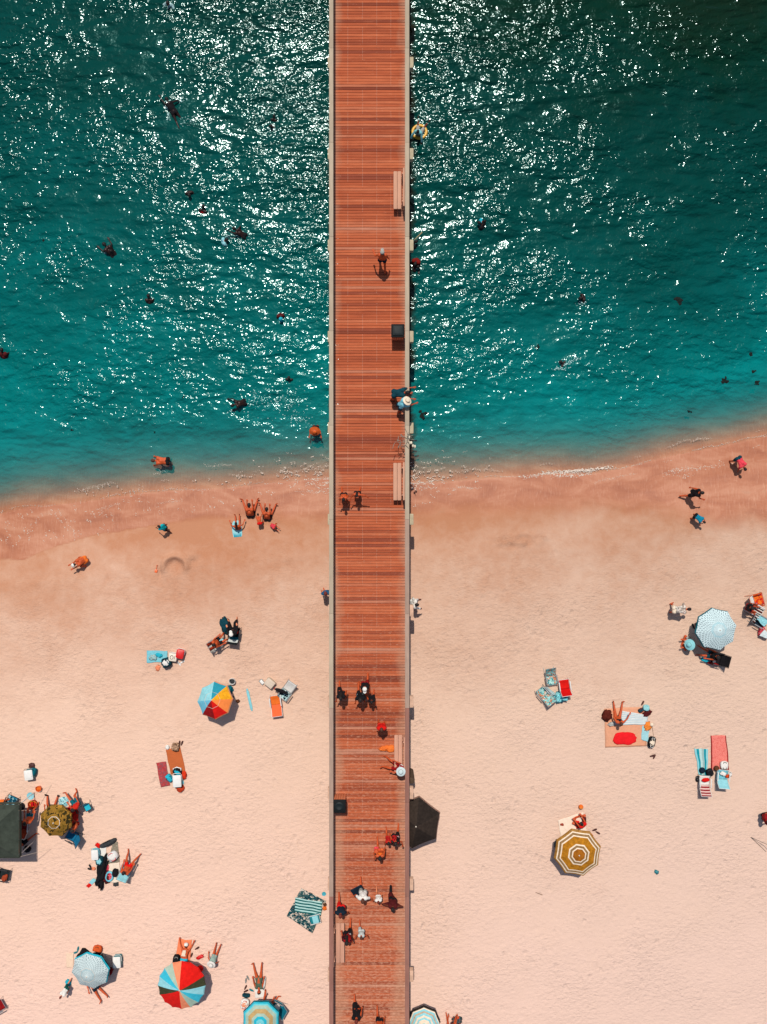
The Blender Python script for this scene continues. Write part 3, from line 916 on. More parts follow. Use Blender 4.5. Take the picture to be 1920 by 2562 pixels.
def skeleton(pose, h):
    p = dict(pitch=0, lean=0, curl=0, head=0, yaw=0, toe=0)
    p.update(pose)
    k = h / 1.75
    RP = Matrix.Rotation(R(-p['pitch']), 3, 'X')
    def d(pt, s, sg):
        pt = R(pt); s = R(s)
        return RP @ Vector((sg * math.sin(s), math.sin(pt) * math.cos(s), -math.cos(pt) * math.cos(s)))
    def up(l):
        return RP @ Vector((0, math.sin(R(l)), math.cos(R(l))))
    X = RP @ Vector((1, 0, 0))
    J = {}
    pel = Vector((0, 0, 0))
    u1 = up(p['lean']); u2 = up(p['lean'] + p['curl']); u3 = up(p['lean'] + p['curl'] + p['head'])
    J['pel'] = pel
    J['waist'] = pel + u1 * .17 * k
    J['chest'] = pel + u1 * .30 * k
    J['neck'] = J['chest'] + u2 * .21 * k
    J['u1'], J['u2'], J['u3'], J['X'] = u1, u2, u3, X
    f3 = RP @ Vector((0, math.cos(R(p['lean'] + p['curl'] + p['head'])), -math.sin(R(p['lean'] + p['curl'] + p['head']))))
    f1 = RP @ Vector((0, math.cos(R(p['lean'])), -math.sin(R(p['lean']))))
    f2 = RP @ Vector((0, math.cos(R(p['lean'] + p['curl'])), -math.sin(R(p['lean'] + p['curl']))))
    Xh = X
    if p['yaw']:
        q = Quaternion(u3, R(-p['yaw'])); f3 = q @ f3; Xh = q @ X
    J['f1'], J['f2'], J['f3'], J['Xh'] = f1, f2, f3, Xh
    J['head'] = J['neck'] + u3 * .19 * k + f3 * .025 * k
    for sd, leg, arm, sg in (('L', p['L'], p['A'], -1), ('R', p['Rl'], p['B'], 1)):
        hip = pel + X * sg * .095 * k - u1 * .03 * k
        kn = hip + d(leg[0], leg[1], sg) * .43 * k
        an = kn + d(leg[0] - leg[2], leg[3] if len(leg) > 3 else leg[1] * .8, sg) * .41 * k
        ft = an + d(leg[0] - leg[2] + 82 - p['toe'], leg[1] + 6, sg) * .19 * k
        sh = J['chest'] + u2 * .165 * k + X * sg * .175 * k
        el = sh + d(arm[0], arm[1], sg) * .29 * k
        fa = d(arm[0] + arm[2], arm[1] * .5, sg)
        wr = el + fa * .25 * k
        J.update({'hip' + sd: hip, 'kn' + sd: kn, 'an' + sd: an, 'ft' + sd: ft, 'sh' + sd: sh, 'el' + sd: el, 'wr' + sd: wr, 'fa' + sd: fa})
    J['k'] = k
    return J

def body_caps(J, fat=1.0):
    k = J['k']; c = []; X = J['X']; g = fat
    def a(p, q, r1, r2): c.append((p, q, r1 * k, r2 * k))
    W = J['waist']
    for sd, sg in (('L', -1), ('R', 1)):
        a(J['sh' + sd] - X * sg * .055 * k, W + X * sg * .06 * k, .082 * g, .085 * g)
        a(W + X * sg * .06 * k, J['hip' + sd], .085 * g, .098 * g)
        a(J['neck'], J['sh' + sd], .055, .058)
        a(J['hip' + sd], J['kn' + sd], .088 * g, .055)
        mid = J['kn' + sd].lerp(J['an' + sd], .3)
        a(J['kn' + sd], mid, .053, .056); a(mid, J['an' + sd], .056, .036)
        heel = J['an' + sd] - (J['ft' + sd] - J['an' + sd]).normalized() * .035 * k
        a(heel, J['ft' + sd].lerp(J['an' + sd], .35), .034, .036); a(J['ft' + sd].lerp(J['an' + sd], .35), J['ft' + sd], .036, .022)
        a(J['hip' + sd] - J['f1'] * .045 * k - J['u1'] * .02 * k, J['hip' + sd] - J['f1'] * .04 * k, .088 * g, .088 * g)
        a(J['sh' + sd], J['el' + sd], .050, .040); a(J['el' + sd], J['wr' + sd], .040, .027)
        # hand: palm, thumb and four fingers of different lengths, slightly curled
        fa = J['fa' + sd]; side = fa.cross(Vector((0, 0, 1)))
        if side.length < .2: side = X.copy()
        side.normalize(); nrm = side.cross(fa); nrm.normalize()
        wr = J['wr' + sd]
        pe = wr + fa * .085 * k
        a(wr + fa * .01 * k + side * .014 * k, pe + side * .022 * k, .020, .018); a(wr + fa * .01 * k - side * .014 * k, pe - side * .022 * k, .020, .018)
        for i, L_ in enumerate((.066, .078, .072, .056)):
            b0 = pe + side * (.030 - .020 * i) * k
            dr = (fa + side * (.16 - .11 * i) - nrm * .18).normalized()
            m_ = b0 + dr * L_ * .55 * k
            a(b0, m_, .0105, .0098); a(m_, m_ + (dr - nrm * .5).normalized() * L_ * .45 * k, .0098, .0085)
        tb = wr + fa * .03 * k + side * .026 * k
        a(tb, tb + (fa * .7 + side * .8).normalized() * .05 * k, .014, .0115); a(tb + (fa * .7 + side * .8).normalized() * .05 * k, tb + (fa * 1.0 + side * .75).normalized() * .078 * k, .0115, .0095)
    a(J['chest'] + J['f2'] * .02 * k, J['pel'], .115 * g, .105 * g)
    if g > 1.1: a(W + J['f1'] * .05 * k, W + J['f1'] * .06 * k, .13 * g, .12 * g)
    a(J['neck'] - J['u2'] * .03 * k, J['head'], .055, .05)
    hd_ = J['head']; u = J['u3']; f = J['f3']; Xh = J['Xh']
    a(hd_ + u * .03 * k - f * .02 * k, hd_ + u * .03 * k + f * .012 * k, .088, .080)
    a(hd_ - u * .03 * k + f * .02 * k, hd_ + u * .02 * k + f * .02 * k, .066, .075)
    a(hd_ - u * .085 * k + f * .06 * k, hd_ - u * .04 * k + f * .03 * k, .032, .055)
    a(hd_ - u * .028 * k + f * .108 * k, hd_ + u * .01 * k + f * .092 * k, .014, .010)
    for sg in (-1, 1):
        a(hd_ - u * .025 * k + Xh * sg * .082 * k - f * .008 * k, hd_ + u * .022 * k + Xh * sg * .088 * k - f * .012 * k, .013, .016)
    marks = [(hd_ + u * .012 * k + f * .088 * k + Xh * .034 * k, .017 * k, 1), (hd_ + u * .012 * k + f * .088 * k - Xh * .034 * k, .017 * k, 1), (hd_ - u * .062 * k + f * .092 * k, .022 * k, 2)]
    return c, marks

def torso_caps(J, e, fat=1.0, low=1.0):
    k = J['k']; X = J['X']; c = []; W = J['waist']
    for sd, sg in (('L', -1), ('R', 1)):
        c.append((J['sh' + sd] - X * sg * .055 * k, W + X * sg * .06 * k, (.082 * fat) * k + e, .085 * fat * k + e))
        if low > 0: c.append((W + X * sg * .06 * k, W.lerp(J['hip' + sd], low), .085 * fat * k + e, .098 * fat * k + e))
    c.append((J['chest'] + J['f2'] * .02 * k, J['waist'], .115 * fat * k + e, .108 * fat * k + e))
    if fat > 1.1: c.append((W + J['f1'] * .05 * k, W + J['f1'] * .06 * k, .13 * fat * k + e, .12 * fat * k + e))
    return c

def garments(J, spec, fat):
    """spec: list of (kind, material) -> (child name, capsules, material)"""
    k = J['k']; X = J['X']; out = []
    def leg(e, t0, t1=None, flare=0.0):
        c = []
        for sd in 'LR':
            c.append((J['hip' + sd] - J['f1'] * .03 * k, J['hip' + sd].lerp(J['kn' + sd], t0), .098 * fat * k + e, (.088 - .03 * t0) * k + e + flare))
            if t1: c.append((J['kn' + sd], J['kn' + sd].lerp(J['an' + sd], t1), .058 * k + e, .046 * k + e))
            c.append((J['hip' + sd] - J['f1'] * .045 * k, J['hip' + sd] - J['f1'] * .04 * k, .090 * fat * k + e, .09 * fat * k + e))
        c.append((J['pel'], J['pel'] + J['u1'] * .05 * k, .108 * fat * k + e, .104 * fat * k + e))
        return c
    for kind, m in spec:
        if kind in ('shirt', 'tee', 'tank', 'suit'):
            e = .021 if kind != 'suit' else .010
            c = torso_caps(J, e, fat, .75 if kind != 'suit' else 1.0)
            if kind in ('shirt', 'tee'):
                for sd in 'LR':
                    c.append((J['neck'] - J['u2'] * .02 * k, J['sh' + sd], .055 * k + e, .058 * k + e))
                    t = .62 if kind == 'tee' else 1.0
                    c.append((J['sh' + sd], J['sh' + sd].lerp(J['el' + sd], t), .052 * k + e, .046 * k + e))
                    if kind == 'shirt': c.append((J['el' + sd], J['el' + sd].lerp(J['wr' + sd], .85), .044 * k + e, .036 * k + e))
            if kind == 'suit':
                c.append((J['hipL'] - J['f1'] * .03 * k, J['hipR'] - J['f1'] * .03 * k, .105 * fat * k, .105 * fat * k))
            out.append(({'tee': 'shirt', 'shirt': 'shirt', 'tank': 'tank_top', 'suit': 'swimsuit'}[kind], c, m))
        elif kind == 'shorts': out.append(('shorts', leg(.018, .62, None, .012), m))
        elif kind == 'trunks': out.append(('swim_trunks', leg(.014, .42, None, .006), m))
        elif kind == 'pants': out.append(('trousers', leg(.018, 1.0, .92), m))
        elif kind == 'bottom': out.append(('bikini_bottom', [(J['hipL'] - J['f1'] * .035 * k, J['hipR'] - J['f1'] * .035 * k, .108 * fat * k, .108 * fat * k), (J['hipL'] + J['f1'] * .02 * k, J['hipR'] + J['f1'] * .02 * k, .09 * fat * k, .09 * fat * k)], m))
        elif kind == 'top':
            b = J['chest'] + J['u2'] * .06 * k
            out.append(('bikini_top', [(b - X * .085 * k + J['f2'] * .06 * k, b + X * .085 * k + J['f2'] * .06 * k, .07 * k, .07 * k), (b - X * .10 * k, b + X * .10 * k, .095 * k, .095 * k)], m))
        elif kind in ('dress', 'skirt', 'poncho'):
            c = []
            if kind != 'skirt': c = torso_caps(J, .028, fat, .9)
            hem = .9 if kind != 'skirt' else .6
            for sd in 'LR':
                kn = J['hip' + sd].lerp(J['kn' + sd], hem)
                c.append((J['hip' + sd], kn, .12 * k * fat, .125 * k)); c.append((J['pel'], (J['hipL'].lerp(J['knL'], hem) + J['hipR'].lerp(J['knR'], hem)) / 2, .12 * k, .12 * k))
            if kind == 'poncho':
                for sd, sg in (('L', -1), ('R', 1)):
                    for t in (0, .35, .7, 1.0):
                        el = J['sh' + sd].lerp(J['wr' + sd], t * .92)
                        lo = J['waist'] + X * sg * .10 * k - J['f1'] * .03 * k
                        c.append((el, el.lerp(lo, .75), .05 * k, .05 * k))
            out.append(({'dress': 'dress', 'skirt': 'skirt', 'poncho': 'beach_robe'}[kind], c, m))
    return out

def person(label, px, py, face, pose, skin=0, h=1.72, wear=(), hair='k', hat=None, anchor='h', z=None, lift=0.0, fat=1.0, tweak=None, long=False, shoes=None, group=None, zfix=None):
    """px,py: photo position of the anchor (h head, p pelvis, f feet); face: heading in the photo, degrees clockwise from up"""
    fat *= 1.07
    ps = dict(POSES[pose]); ps.update(tweak or {})
    J = skeleton(ps, h)
    caps, marks = body_caps(J, fat)
    low = min(min(a.z - ra, b.z - rb) for a, b, ra, rb in caps)
    keys = {'h': J['head'], 'p': J['pel'], 'f': (J['anL'] + J['anR']) / 2, 'c': (J['neck'] + J['pel']) / 2}
    A = keys[anchor]
    rz = hd(face)
    rot = Matrix.Rotation(rz, 3, 'Z')
    if zfix is not None:                     # in the water: height of the anchor over the surface
        base = zfix - A.z + low
        P0 = at(px, py, zfix)
    else:
        hgt = A.z - low + lift
        if z is None:
            P0 = at(px, py, None, hgt); base = P0.z - hgt
            for _ in range(3):
                off = rot @ Vector((A.x, A.y, 0))
                base = ground(P0.x - off.x, P0.y - off.y)
                P0 = at(px, py, base + hgt)
        else:
            base = z; P0 = at(px, py, z + hgt)
        base += lift
    off = rot @ Vector((A.x, A.y, 0))
    loc = Vector((P0.x - off.x, P0.y - off.y, base - low))
    o = grow("person", caps, [SKIN[skin], EYE, LIP], .0125 if h > 1.3 else .0105, None, marks)
    o.location = loc; o.rotation_euler = (0, 0, rz)
    tag(o, label, "person", group)
    k = J['k']; hd_ = J['head']; u = J['u3']; f = J['f3']; Xh = J['Xh']
    for nm, c, m in garments(J, wear, fat):
        grow(nm, c, [m], .014, o, None, 2)
    if hair:
        c = [(hd_ + u * .045 * k - f * .03 * k, hd_ + u * .05 * k + f * .008 * k, .094 * k, .088 * k), (hd_ - u * .02 * k - f * .045 * k, hd_ + u * .03 * k - f * .04 * k, .075 * k, .085 * k)]
        if long:
            bk = J['chest'] - J['f2'] * .115 * k + J['u2'] * .06 * k
            c += [(hd_ - u * .02 * k - f * .06 * k, bk, .075 * k, .07 * k)]
        grow("hair", c, [HAIRS[hair]], .012, o, None, 2)
    if hat:
        kind, m = hat
        zax = u; xax = Xh; yax = zax.cross(xax)
        B = Matrix((xax, yax, zax)).transposed().to_4x4(); B.translation = hd_ + u * .055 * k - f * .01 * k
        mb = MB()
        if kind == 'sun':
            mb.lathe([(.105, -.02), (.21, -.035), (.225, -.028), (.21, -.022), (.112, .0), (.108, .06), (.09, .085), (.05, .095), (0, .095)], 24, M=B)
        elif kind == 'wide':
            mb.lathe([(.105, -.02), (.27, -.06), (.29, -.05), (.27, -.045), (.112, .0), (.108, .06), (.09, .085), (.05, .10), (0, .10)], 24, M=B)
        else:
            mb.lathe([(.108, -.03), (.108, .03), (.092, .07), (.05, .095), (0, .10)], 20, M=B)
            mb.ellip((0, .13, -.015), (.08, .09, .012), M=B)
        ho = part({'sun': 'sun_hat', 'wide': 'sun_hat', 'cap': 'cap'}[kind], mb, m, o, 60)
        if kind != 'cap':
            mb = MB(); mb.lathe([(.113, .004), (.115, .008), (.113, .03), (.109, .032)], 24, M=B)
            part("hat_band", mb, fabric((120, 110, 100)), ho)
    if shoes:
        for sd in 'LR':
            dr = (J['ft' + sd] - J['an' + sd]).normalized()
            grow("shoe", [(J['an' + sd] - dr * .04 * k, J['ft' + sd].lerp(J['an' + sd], .3), .044 * k, .046 * k), (J['ft' + sd].lerp(J['an' + sd], .3), J['ft' + sd], .046 * k, .034 * k)], [shoes], .012, o, None, 1)
    return o

# ------------------------------------------------------------------ beach things
def umbrella(label, px, py, r, n, spec, rot=0.0, rim=1.62, rise=.42, tilt=(0, 0), valance=None, pole=(226, 222, 214), edge=.10, ring=0):
    """px,py canopy centre in the photo. spec: list of n panel materials, or [(outer fraction, material), ...] rings from the middle"""
    c = at(px, py, None, rim + rise * .35)
    base = ground(c.x, c.y)
    axis_ = Vector((tilt[0], tilt[1], 1)).normalized()
    t = thing("beach_umbrella", label, "umbrella", (c.x - axis_.x * rim, c.y - axis_.y * rim, base), 0, "beach umbrellas")
    q = Vector((0, 0, 1)).rotation_difference(axis_).to_matrix().to_4x4()
    q.translation = (0, 0, -.25)
    rings = [(i + 1) / 7 for i in range(7)]
    mats = []
    if isinstance(spec[0], tuple):
        extra = []
        lo = 0
        for fr, m in spec:
            k = max(1, int(round((fr - lo) * 8)))
            extra += [lo + (fr - lo) * (i + 1) / k for i in range(k)]
            lo = fr
        rings = extra
    SUB = 4
    N = n * SUB
    mb = MB()
    vs = [(0, 0, rim + rise)]; uvs = [(0, 0)]
    for fr in rings:
        for i in range(N):
            a = R(rot) - 2 * math.pi * i / N + math.pi / 2
            dl = ((i % SUB) / SUB - .5) * 2 * math.pi / n
            ed = math.cos(math.pi / n) / math.cos(dl)
            sag = 1 - .022 * math.cos(dl / (math.pi / n) * math.pi / 2) * fr
            rr = r * fr * ed * sag
            dip = .020 * math.cos(dl / (math.pi / n) * math.pi / 2) * fr
            vs.append((rr * math.cos(a), rr * math.sin(a), rim + rise * (1 - fr ** 1.55) - dip)); uvs.append((i / N, fr))
    def pick(i, fr):
        m = spec[i // SUB % n] if not isinstance(spec[0], tuple) else next((mm for f_, mm in spec if fr <= f_ + 1e-4), spec[-1][1])
        if m not in mats: mats.append(m)
        return mats.index(m)
    o = len(mb.v)
    fs = []; mis = []
    for i in range(N):
        fs.append((0, 1 + i, 1 + (i + 1) % N)); mis.append(pick(i, rings[0]))
    for k in range(len(rings) - 1):
        for i in range(N):
            a0 = 1 + k * N; b0 = 1 + (k + 1) * N
            fs.append((a0 + i, b0 + i, b0 + (i + 1) % N, a0 + (i + 1) % N)); mis.append(pick(i, rings[k + 1]))
    for v_ in range(1):
        mb.add(vs, fs, 0, q, uvs)
    mb.mi = mis
    canopy = part("canopy", mb, mats, t, 50)
    if ring:
        mb = MB(); pts = []
        for i in range(N):
            a = R(rot) - 2 * math.pi * i / N + math.pi / 2
            dl = ((i % SUB) / SUB - .5) * 2 * math.pi / n
            rr = r * ring * math.cos(math.pi / n) / math.cos(dl) * (1 - .022 * math.cos(dl / (math.pi / n) * math.pi / 2) * ring)
            pts.append((rr * math.cos(a), rr * math.sin(a), rim + rise * (1 - ring ** 1.55) - .020 * math.cos(dl / (math.pi / n) * math.pi / 2) * ring + .006))
        mb.tube(pts, .007, n=5, closed=True, M=q)
        part("vent_hem", mb, fabric((236, 214, 196), .05), canopy)
    if edge:
        vb = MB(); vs = []; fs = []; mis = []; m2 = []
        for i in range(N):
            a = R(rot) - 2 * math.pi * i / N + math.pi / 2
            dl = ((i % SUB) / SUB - .5) * 2 * math.pi / n
            rr = r * math.cos(math.pi / n) / math.cos(dl) * (1 - .022 * math.cos(dl / (math.pi / n) * math.pi / 2))
            zr = rim - .02 * math.cos(dl / (math.pi / n) * math.pi / 2)
            for rad, z_ in ((rr * 1.002, zr - .002), (rr * 1.035, zr - edge * .9 - .012 * (i % 2))):
                vs.append((rad * math.cos(a), rad * math.sin(a), z_))
        for i in range(N):
            j = (i + 1) % N
            fs.append((2 * i, 2 * i + 1, 2 * j + 1, 2 * j))
            m = valance if valance else (spec[i // SUB % n] if not isinstance(spec[0], tuple) else spec[-1][1])
            if m not in m2: m2.append(m)
            mis.append(m2.index(m))
        vb.add(vs, fs, 0, q); vb.mi = mis
        part("valance", vb, m2, canopy, 30)
    mb = MB(); mb.tube([(0, 0, -.1), (0, 0, rim + rise + .01)], .019, M=q)
    part("pole", mb, metal(pole), t)
    mb = MB(); mb.lathe([(.03, rim + rise - .01), (.034, rim + rise + .012), (.016, rim + rise + .03), (.012, rim + rise + .09), (0, rim + rise + .10)], 12, M=q)
    part("finial", mb, plastic((238, 226, 210)), t)
    mb = MB()
    for i in range(n):
        a = R(rot) - 2 * math.pi * (i + .5) / n + math.pi / 2
        a = R(rot) - 2 * math.pi * i / n + math.pi / 2
        pts = [(r * fr * math.cos(a), r * fr * math.sin(a), rim + rise * (1 - fr ** 1.55) - .035) for fr in (.02, .2, .4, .55, .7, .85, .98)]
        mb.tube(pts, .006, n=5, M=q)
    part("ribs", mb, metal((190, 188, 184)), t)
    return t

def cloth(name, label, cat, corners, mat, wrinkle=.02, dz=.012, group=None, wav=.012, thick=.012, z=None, nu=16, nv=24, mats=None, pick=None):
    """a towel or blanket spread on the sand; corners tl, tr, br, bl in photo pixels"""
    P4 = [at(a, b, z) for a, b in corners]
    c = (P4[0] + P4[1] + P4[2] + P4[3]) / 4
    if z is None: c.z = ground(c.x, c.y)
    sd = random.random() * 90
    mb = MB(); vs = []; uvs = []; fs = []; mis = []
    wrinkle = wrinkle * .8
    for j in range(nv + 1):
        v = j / nv
        for i in range(nu + 1):
            u = i / nu
            p = P4[0].lerp(P4[1], u).lerp(P4[3].lerp(P4[2], u), v)
            e1 = mnoise.noise(Vector((u * 2.2, v * 3, sd))); e2 = mnoise.noise(Vector((u * 3, v * 2.2, sd + 9)))
            x = p.x + e1 * wav * 3; y = p.y + e2 * wav * 3
            zz = (ground(x, y) if z is None else z) + dz
            zz += wrinkle * (.5 + .5 * mnoise.noise(Vector((x * 4, y * 4, sd)))) + wrinkle * .9 * abs(mnoise.noise(Vector((x * 9 + sd, y * 7, sd))))
            vs.append((x - c.x, y - c.y, zz - c.z)); uvs.append((u, v))
    for j in range(nv):
        for i in range(nu):
            a = j * (nu + 1) + i
            fs.append((a, a + nu + 1, a + nu + 2, a + 1))
            mis.append(pick((i + .5) / nu, (j + .5) / nv) if pick else 0)
    mb.add(vs, fs, 0, None, uvs)
    mb.mi = mis
    o = solo(name, mb, mats or [mat], label, cat, c, 0, group, 180)
    s = o.modifiers.new("thickness", 'SOLIDIFY'); s.thickness = thick; s.offset = 1
    return o

def heap(name, label, cat, px, py, rot, rx, ry, hgt, mat, z=None, noise=.5, group=None, lift=0.0, p=.8):
    c = at(px, py, z)
    mb = MB(); mb.ellip((0, 0, hgt * .2), (rx, ry, hgt), noise=noise, nu=26, nv=14, p=p, flat=True)
    c.z += lift
    return solo(name, mb, mat, label, cat, c, hd(rot), group, 180)

def bag(label, px, py, rot, w, d, h, mat, strap=None, name="beach_bag", cat="bag", lift=.02, extra=None, z=None):
    c = at(px, py, z, h * .7 + lift)
    t = thing(name, label, cat, (c.x, c.y, c.z - h * .7), hd(rot), None)
    mb = MB(); mb.ellip((0, 0, h * .5), (w / 2, d / 2, h / 2), noise=.16, nu=22, nv=12, p=.62)
    part("body", mb, mat, t, 180)
    sm = strap or mat
    for s_ in (-1, 1):
        mb = MB()
        mb.tube([(-w * .22, s_ * d * .2, h * .9), (-w * .16, s_ * d * .42, h * 1.06), (w * .16, s_ * d * .42, h * 1.06), (w * .22, s_ * d * .2, h * .9)], .014, n=6)
        part("strap", mb, sm, t)
    if extra:
        mb = MB(); mb.ellip((0, 0, h * .93), (w * .36, d * .34, h * .12), noise=.3, nu=16, nv=8)
        part("opening", mb, extra, t, 180)
    return t

def cooler(label, px, py, rot, w, d, h, body, lid, handle, open_=False, lift=.01):
    c = at(px, py, None, h + lift)
    t = thing("cool_box", label, "cooler", (c.x, c.y, c.z - h), hd(rot), "cool boxes on the sand")
    mb = MB(); mb.box((0, 0, h * .42), (w * .94, d * .94, h * .84), b=.03); part("body", mb, body, t)
    mb = MB(); mb.box((0, 0, h * .92), (w, d, h * .15), b=.03); mb.box((0, 0, h * .995), (w * .7, d * .7, .012), b=.005); part("lid", mb, lid, t)
    mb = MB(); mb.tube([(-w * .53, 0, h * .6), (-w * .53, d * .46, h * .72), (-w * .4, d * .62, h * .8), (w * .4, d * .62, h * .8), (w * .53, d * .46, h * .72), (w * .53, 0, h * .6)], .014, n=6)
    part("handle", mb, handle, t)
    return t

def chair(label, px, py, face, seat_m, frame_m, back_m=None, rec=32, w=.54, sh=.24, bl=.58, sd=.46, arm=True, lift=0.0, group="beach chairs"):
    """low folding chair; px,py centre of the seat in the photo; face = way the sitter looks"""
    c = at(px, py, None, sh)
    t = thing("beach_chair", label, "chair", (c.x, c.y, c.z - sh), hd(face), group)
    back_m = back_m or seat_m
    hw = w / 2
    a = R(rec)
    by = -sd / 2; tx = by - bl * math.sin(a); tz = sh + bl * math.cos(a)
    def sheet_(pts0, pts1, sag, mt, nm, nrm):
        mb = MB(); vs = []; fs = []; uvs = []
        nu, nv = 8, 8
        for j in range(nv + 1):
            v = j / nv
            for i in range(nu + 1):
                u = i / nu
                p = Vector(pts0).lerp(Vector(pts1), v)
                s = sag * (math.sin(math.pi * u) * .6 + .4) * math.sin(math.pi * v)
                vs.append((-hw * .93 + u * w * .93, p.y + nrm[0] * s, p.z + nrm[1] * s)); uvs.append((u, v))
        for j in range(nv):
            for i in range(nu):
                k = j * (nu + 1) + i
                fs.append((k, k + 1, k + nu + 2, k + nu + 1))
        mb.add(vs, fs, 0, None, uvs)
        o = part(nm, mb, mt, t, 180)
        s_ = o.modifiers.new("thickness", 'SOLIDIFY'); s_.thickness = .008
        return o
    sheet_((0, by, sh - .02), (0, sd / 2, sh + .03), .05, seat_m, "seat", (0, -1))
    sheet_((0, by, sh - .02), (0, tx, tz), .05, back_m, "backrest", (-math.cos(a), -math.sin(a)))
    for s_ in (-1, 1):
        x = s_ * hw
        mb = MB(); mb.tube([(x, sd / 2 + .03, 0), (x, sd / 2 + .02, sh + .03), (x, by, sh - .02)], .012, n=6); mb.tube([(x * .97, tx * .95, 0), (x * .97, by + .1, sh - .01)], .012, n=6)
        part("leg", mb, frame_m, t)
        mb = MB(); mb.tube([(x, by, sh - .02), (x, tx, tz)], .012, n=6)
        part("back_frame", mb, frame_m, t)
        if arm:
            mb = MB(); mb.box((x * 1.04, by + sd * .36, sh + .22), (.055, sd * 1.0, .022), b=.008); mb.tube([(x, sd / 2, sh + .03), (x, sd / 2 - .03, sh + .21)], .010, n=6)
            part("armrest", mb, frame_m, t)
    for nm, p in (("crossbar", ((-hw, sd / 2 + .02, sh + .03), (hw, sd / 2 + .02, sh + .03))), ("crossbar", ((-hw, tx, tz), (hw, tx, tz)))):
        mb = MB(); mb.tube(p, .012, n=6); part(nm, mb, frame_m, t)
    return t

def flipflop(label, px, py, rot, mat, strap=None, L=.27, z=None, lift=.006):
    c = at(px, py, z)
    t = thing("flip_flop", label, "flip-flop", (c.x, c.y, c.z + lift), hd(rot), "flip-flops lying about")
    mb = MB(); pts = []
    for k in range(20):
        a = 2 * math.pi * k / 20
        y = math.sin(a) * L / 2; x = math.cos(a) * L * (.19 + .035 * math.sin(a) - .03 * math.cos(2 * a))
        pts.append((x, y))
    vs = [(x, y, 0) for x, y in pts] + [(x, y, .028) for x, y in pts]
    fs = [tuple(range(20))[::-1], tuple(range(20, 40))] + [(i, (i + 1) % 20, 20 + (i + 1) % 20, 20 + i) for i in range(20)]
    mb.add(vs, fs); part("sole", mb, mat, t)
    mb = MB(); mb.tube([(-L * .17, -L * .02, .03), (-L * .06, L * .18, .06), (0, L * .28, .032), (L * .06, L * .18, .06), (L * .17, -L * .02, .03)], .008, n=6)
    part("strap", mb, strap or mat, t)
    return t

def ball(label, px, py, r, mats_, z=None, lift=0.0):
    c = at(px, py, z, r)
    mb = MB(); nu, nv = 24, 12
    for j in range(nv):
        pass
    mb.ellip((0, 0, 0), (r, r, r), nu=nu, nv=nv)
    for k in range(len(mb.f)): mb.mi[k] = (k % nu) * len(mats_) // nu
    return solo("beach_ball", mb, mats_, label, "ball", (c.x, c.y, c.z + lift), 0, None, 180)

def tub(label, name, cat, px, py, r, h, mat, inside, rimm=None, rz=0):
    c = at(px, py, None, h)
    t = thing(name, label, cat, (c.x, c.y, c.z - h), rz, None)
    mb = MB(); mb.lathe([(r * .78, 0), (r * .95, h * .9), (r, h * .95), (r, h), (r * .9, h), (r * .86, h * .85), (r * .7, .03), (0, .03)], 24); part("shell", mb, mat, t, 50)
    mb = MB(); mb.ellip((0, 0, h * .55), (r * .8, r * .8, h * .3), noise=.25, nu=20, nv=8); part("contents", mb, inside, t, 180)
    mb = MB(); mb.tube([(r * math.cos(a), r * .55 * math.sin(a) + r * .3, h + .015 + .03 * math.sin(a)) for a in [math.pi * k / 10 for k in range(11)]], .008, n=6); part("handle", mb, rimm or mat, t)
    return t
# ------------------------------------------------------------------ colours
WHITE = fabric((240, 236, 228), .06); CREAM = fabric((246, 226, 200), .08); BLACK = fabric((24, 22, 26)); NAVY = fabric((16, 36, 52)); TEAL = fabric((0, 104, 118)); DTEAL = fabric((10, 66, 78))
LBLUE = fabric((150, 214, 222), .08); CYAN = fabric((40, 184, 206), .08); RED = fabric((226, 24, 16), .10); DRED = fabric((150, 16, 20)); ORANGE = fabric((240, 116, 40), .10); SALMON = fabric((246, 146, 106), .08)
PINK = fabric((236, 70, 84)); GREY = fabric((170, 168, 160)); DGREY = fabric((62, 64, 66)); TAN = fabric((206, 178, 150)); SAGE = fabric((172, 196, 178), .08); OLIVE = fabric((64, 66, 42)); BROWN = fabric((96, 56, 34)); MAROON = fabric((88, 22, 24)); YELLOW = fabric((244, 170, 30)); BROWNBLACK = fabric((44, 35, 30), .2); BB_LIT = fabric((56, 45, 38), .2)
MAGENTA = fabric((200, 60, 80))
pWHITE = plastic((240, 238, 232)); pBLACK = plastic((20, 20, 22)); pTEAL = plastic((10, 128, 138)); pLB = plastic((120, 206, 220)); pRED = plastic((220, 20, 18)); pORANGE = plastic((244, 106, 40)); pBROWN = plastic((78, 32, 24), .6); pGREY = plastic((140, 140, 136)); pYEL = plastic((240, 180, 60)); pTAN = plastic((226, 200, 172), .7)
mWHITE = metal((226, 224, 218)); mGREY = metal((150, 150, 150)); mDARK = metal((44, 40, 40))
STRIPE_RW = stripes("red_white", ((240, 200, 190), (150, 20, 34)), 4, 1)
STRIPE_TEAL = stripes("teal_white", ((190, 232, 226), (14, 104, 104)), 5, 1, .03)
STRIPE_TB = stripes("teal_bands", ((150, 220, 226), (14, 158, 172), (200, 232, 226), (170, 200, 196), (14, 158, 172), (160, 224, 228)), 1, 0, .05)
STRIPE_WHITE = stripes("white_ribs", ((238, 240, 236), (238, 240, 236), (190, 220, 226)), 7, 1, .03)
STRIPE_BW = stripes("black_white", ((236, 230, 220), (24, 24, 26), (236, 230, 220), (120, 36, 24), (30, 26, 26)), 2, 0)
FLORAL = mottled("floral_print", ((190, 232, 224), (110, 190, 186), (228, 242, 234), (210, 110, 50), (150, 218, 212), (60, 124, 130)), 11.0)
PALM = mottled("palm_print", ((8, 66, 76), (20, 84, 92), (190, 170, 150), (8, 56, 66), (60, 96, 96), (214, 200, 184)), 6.0)
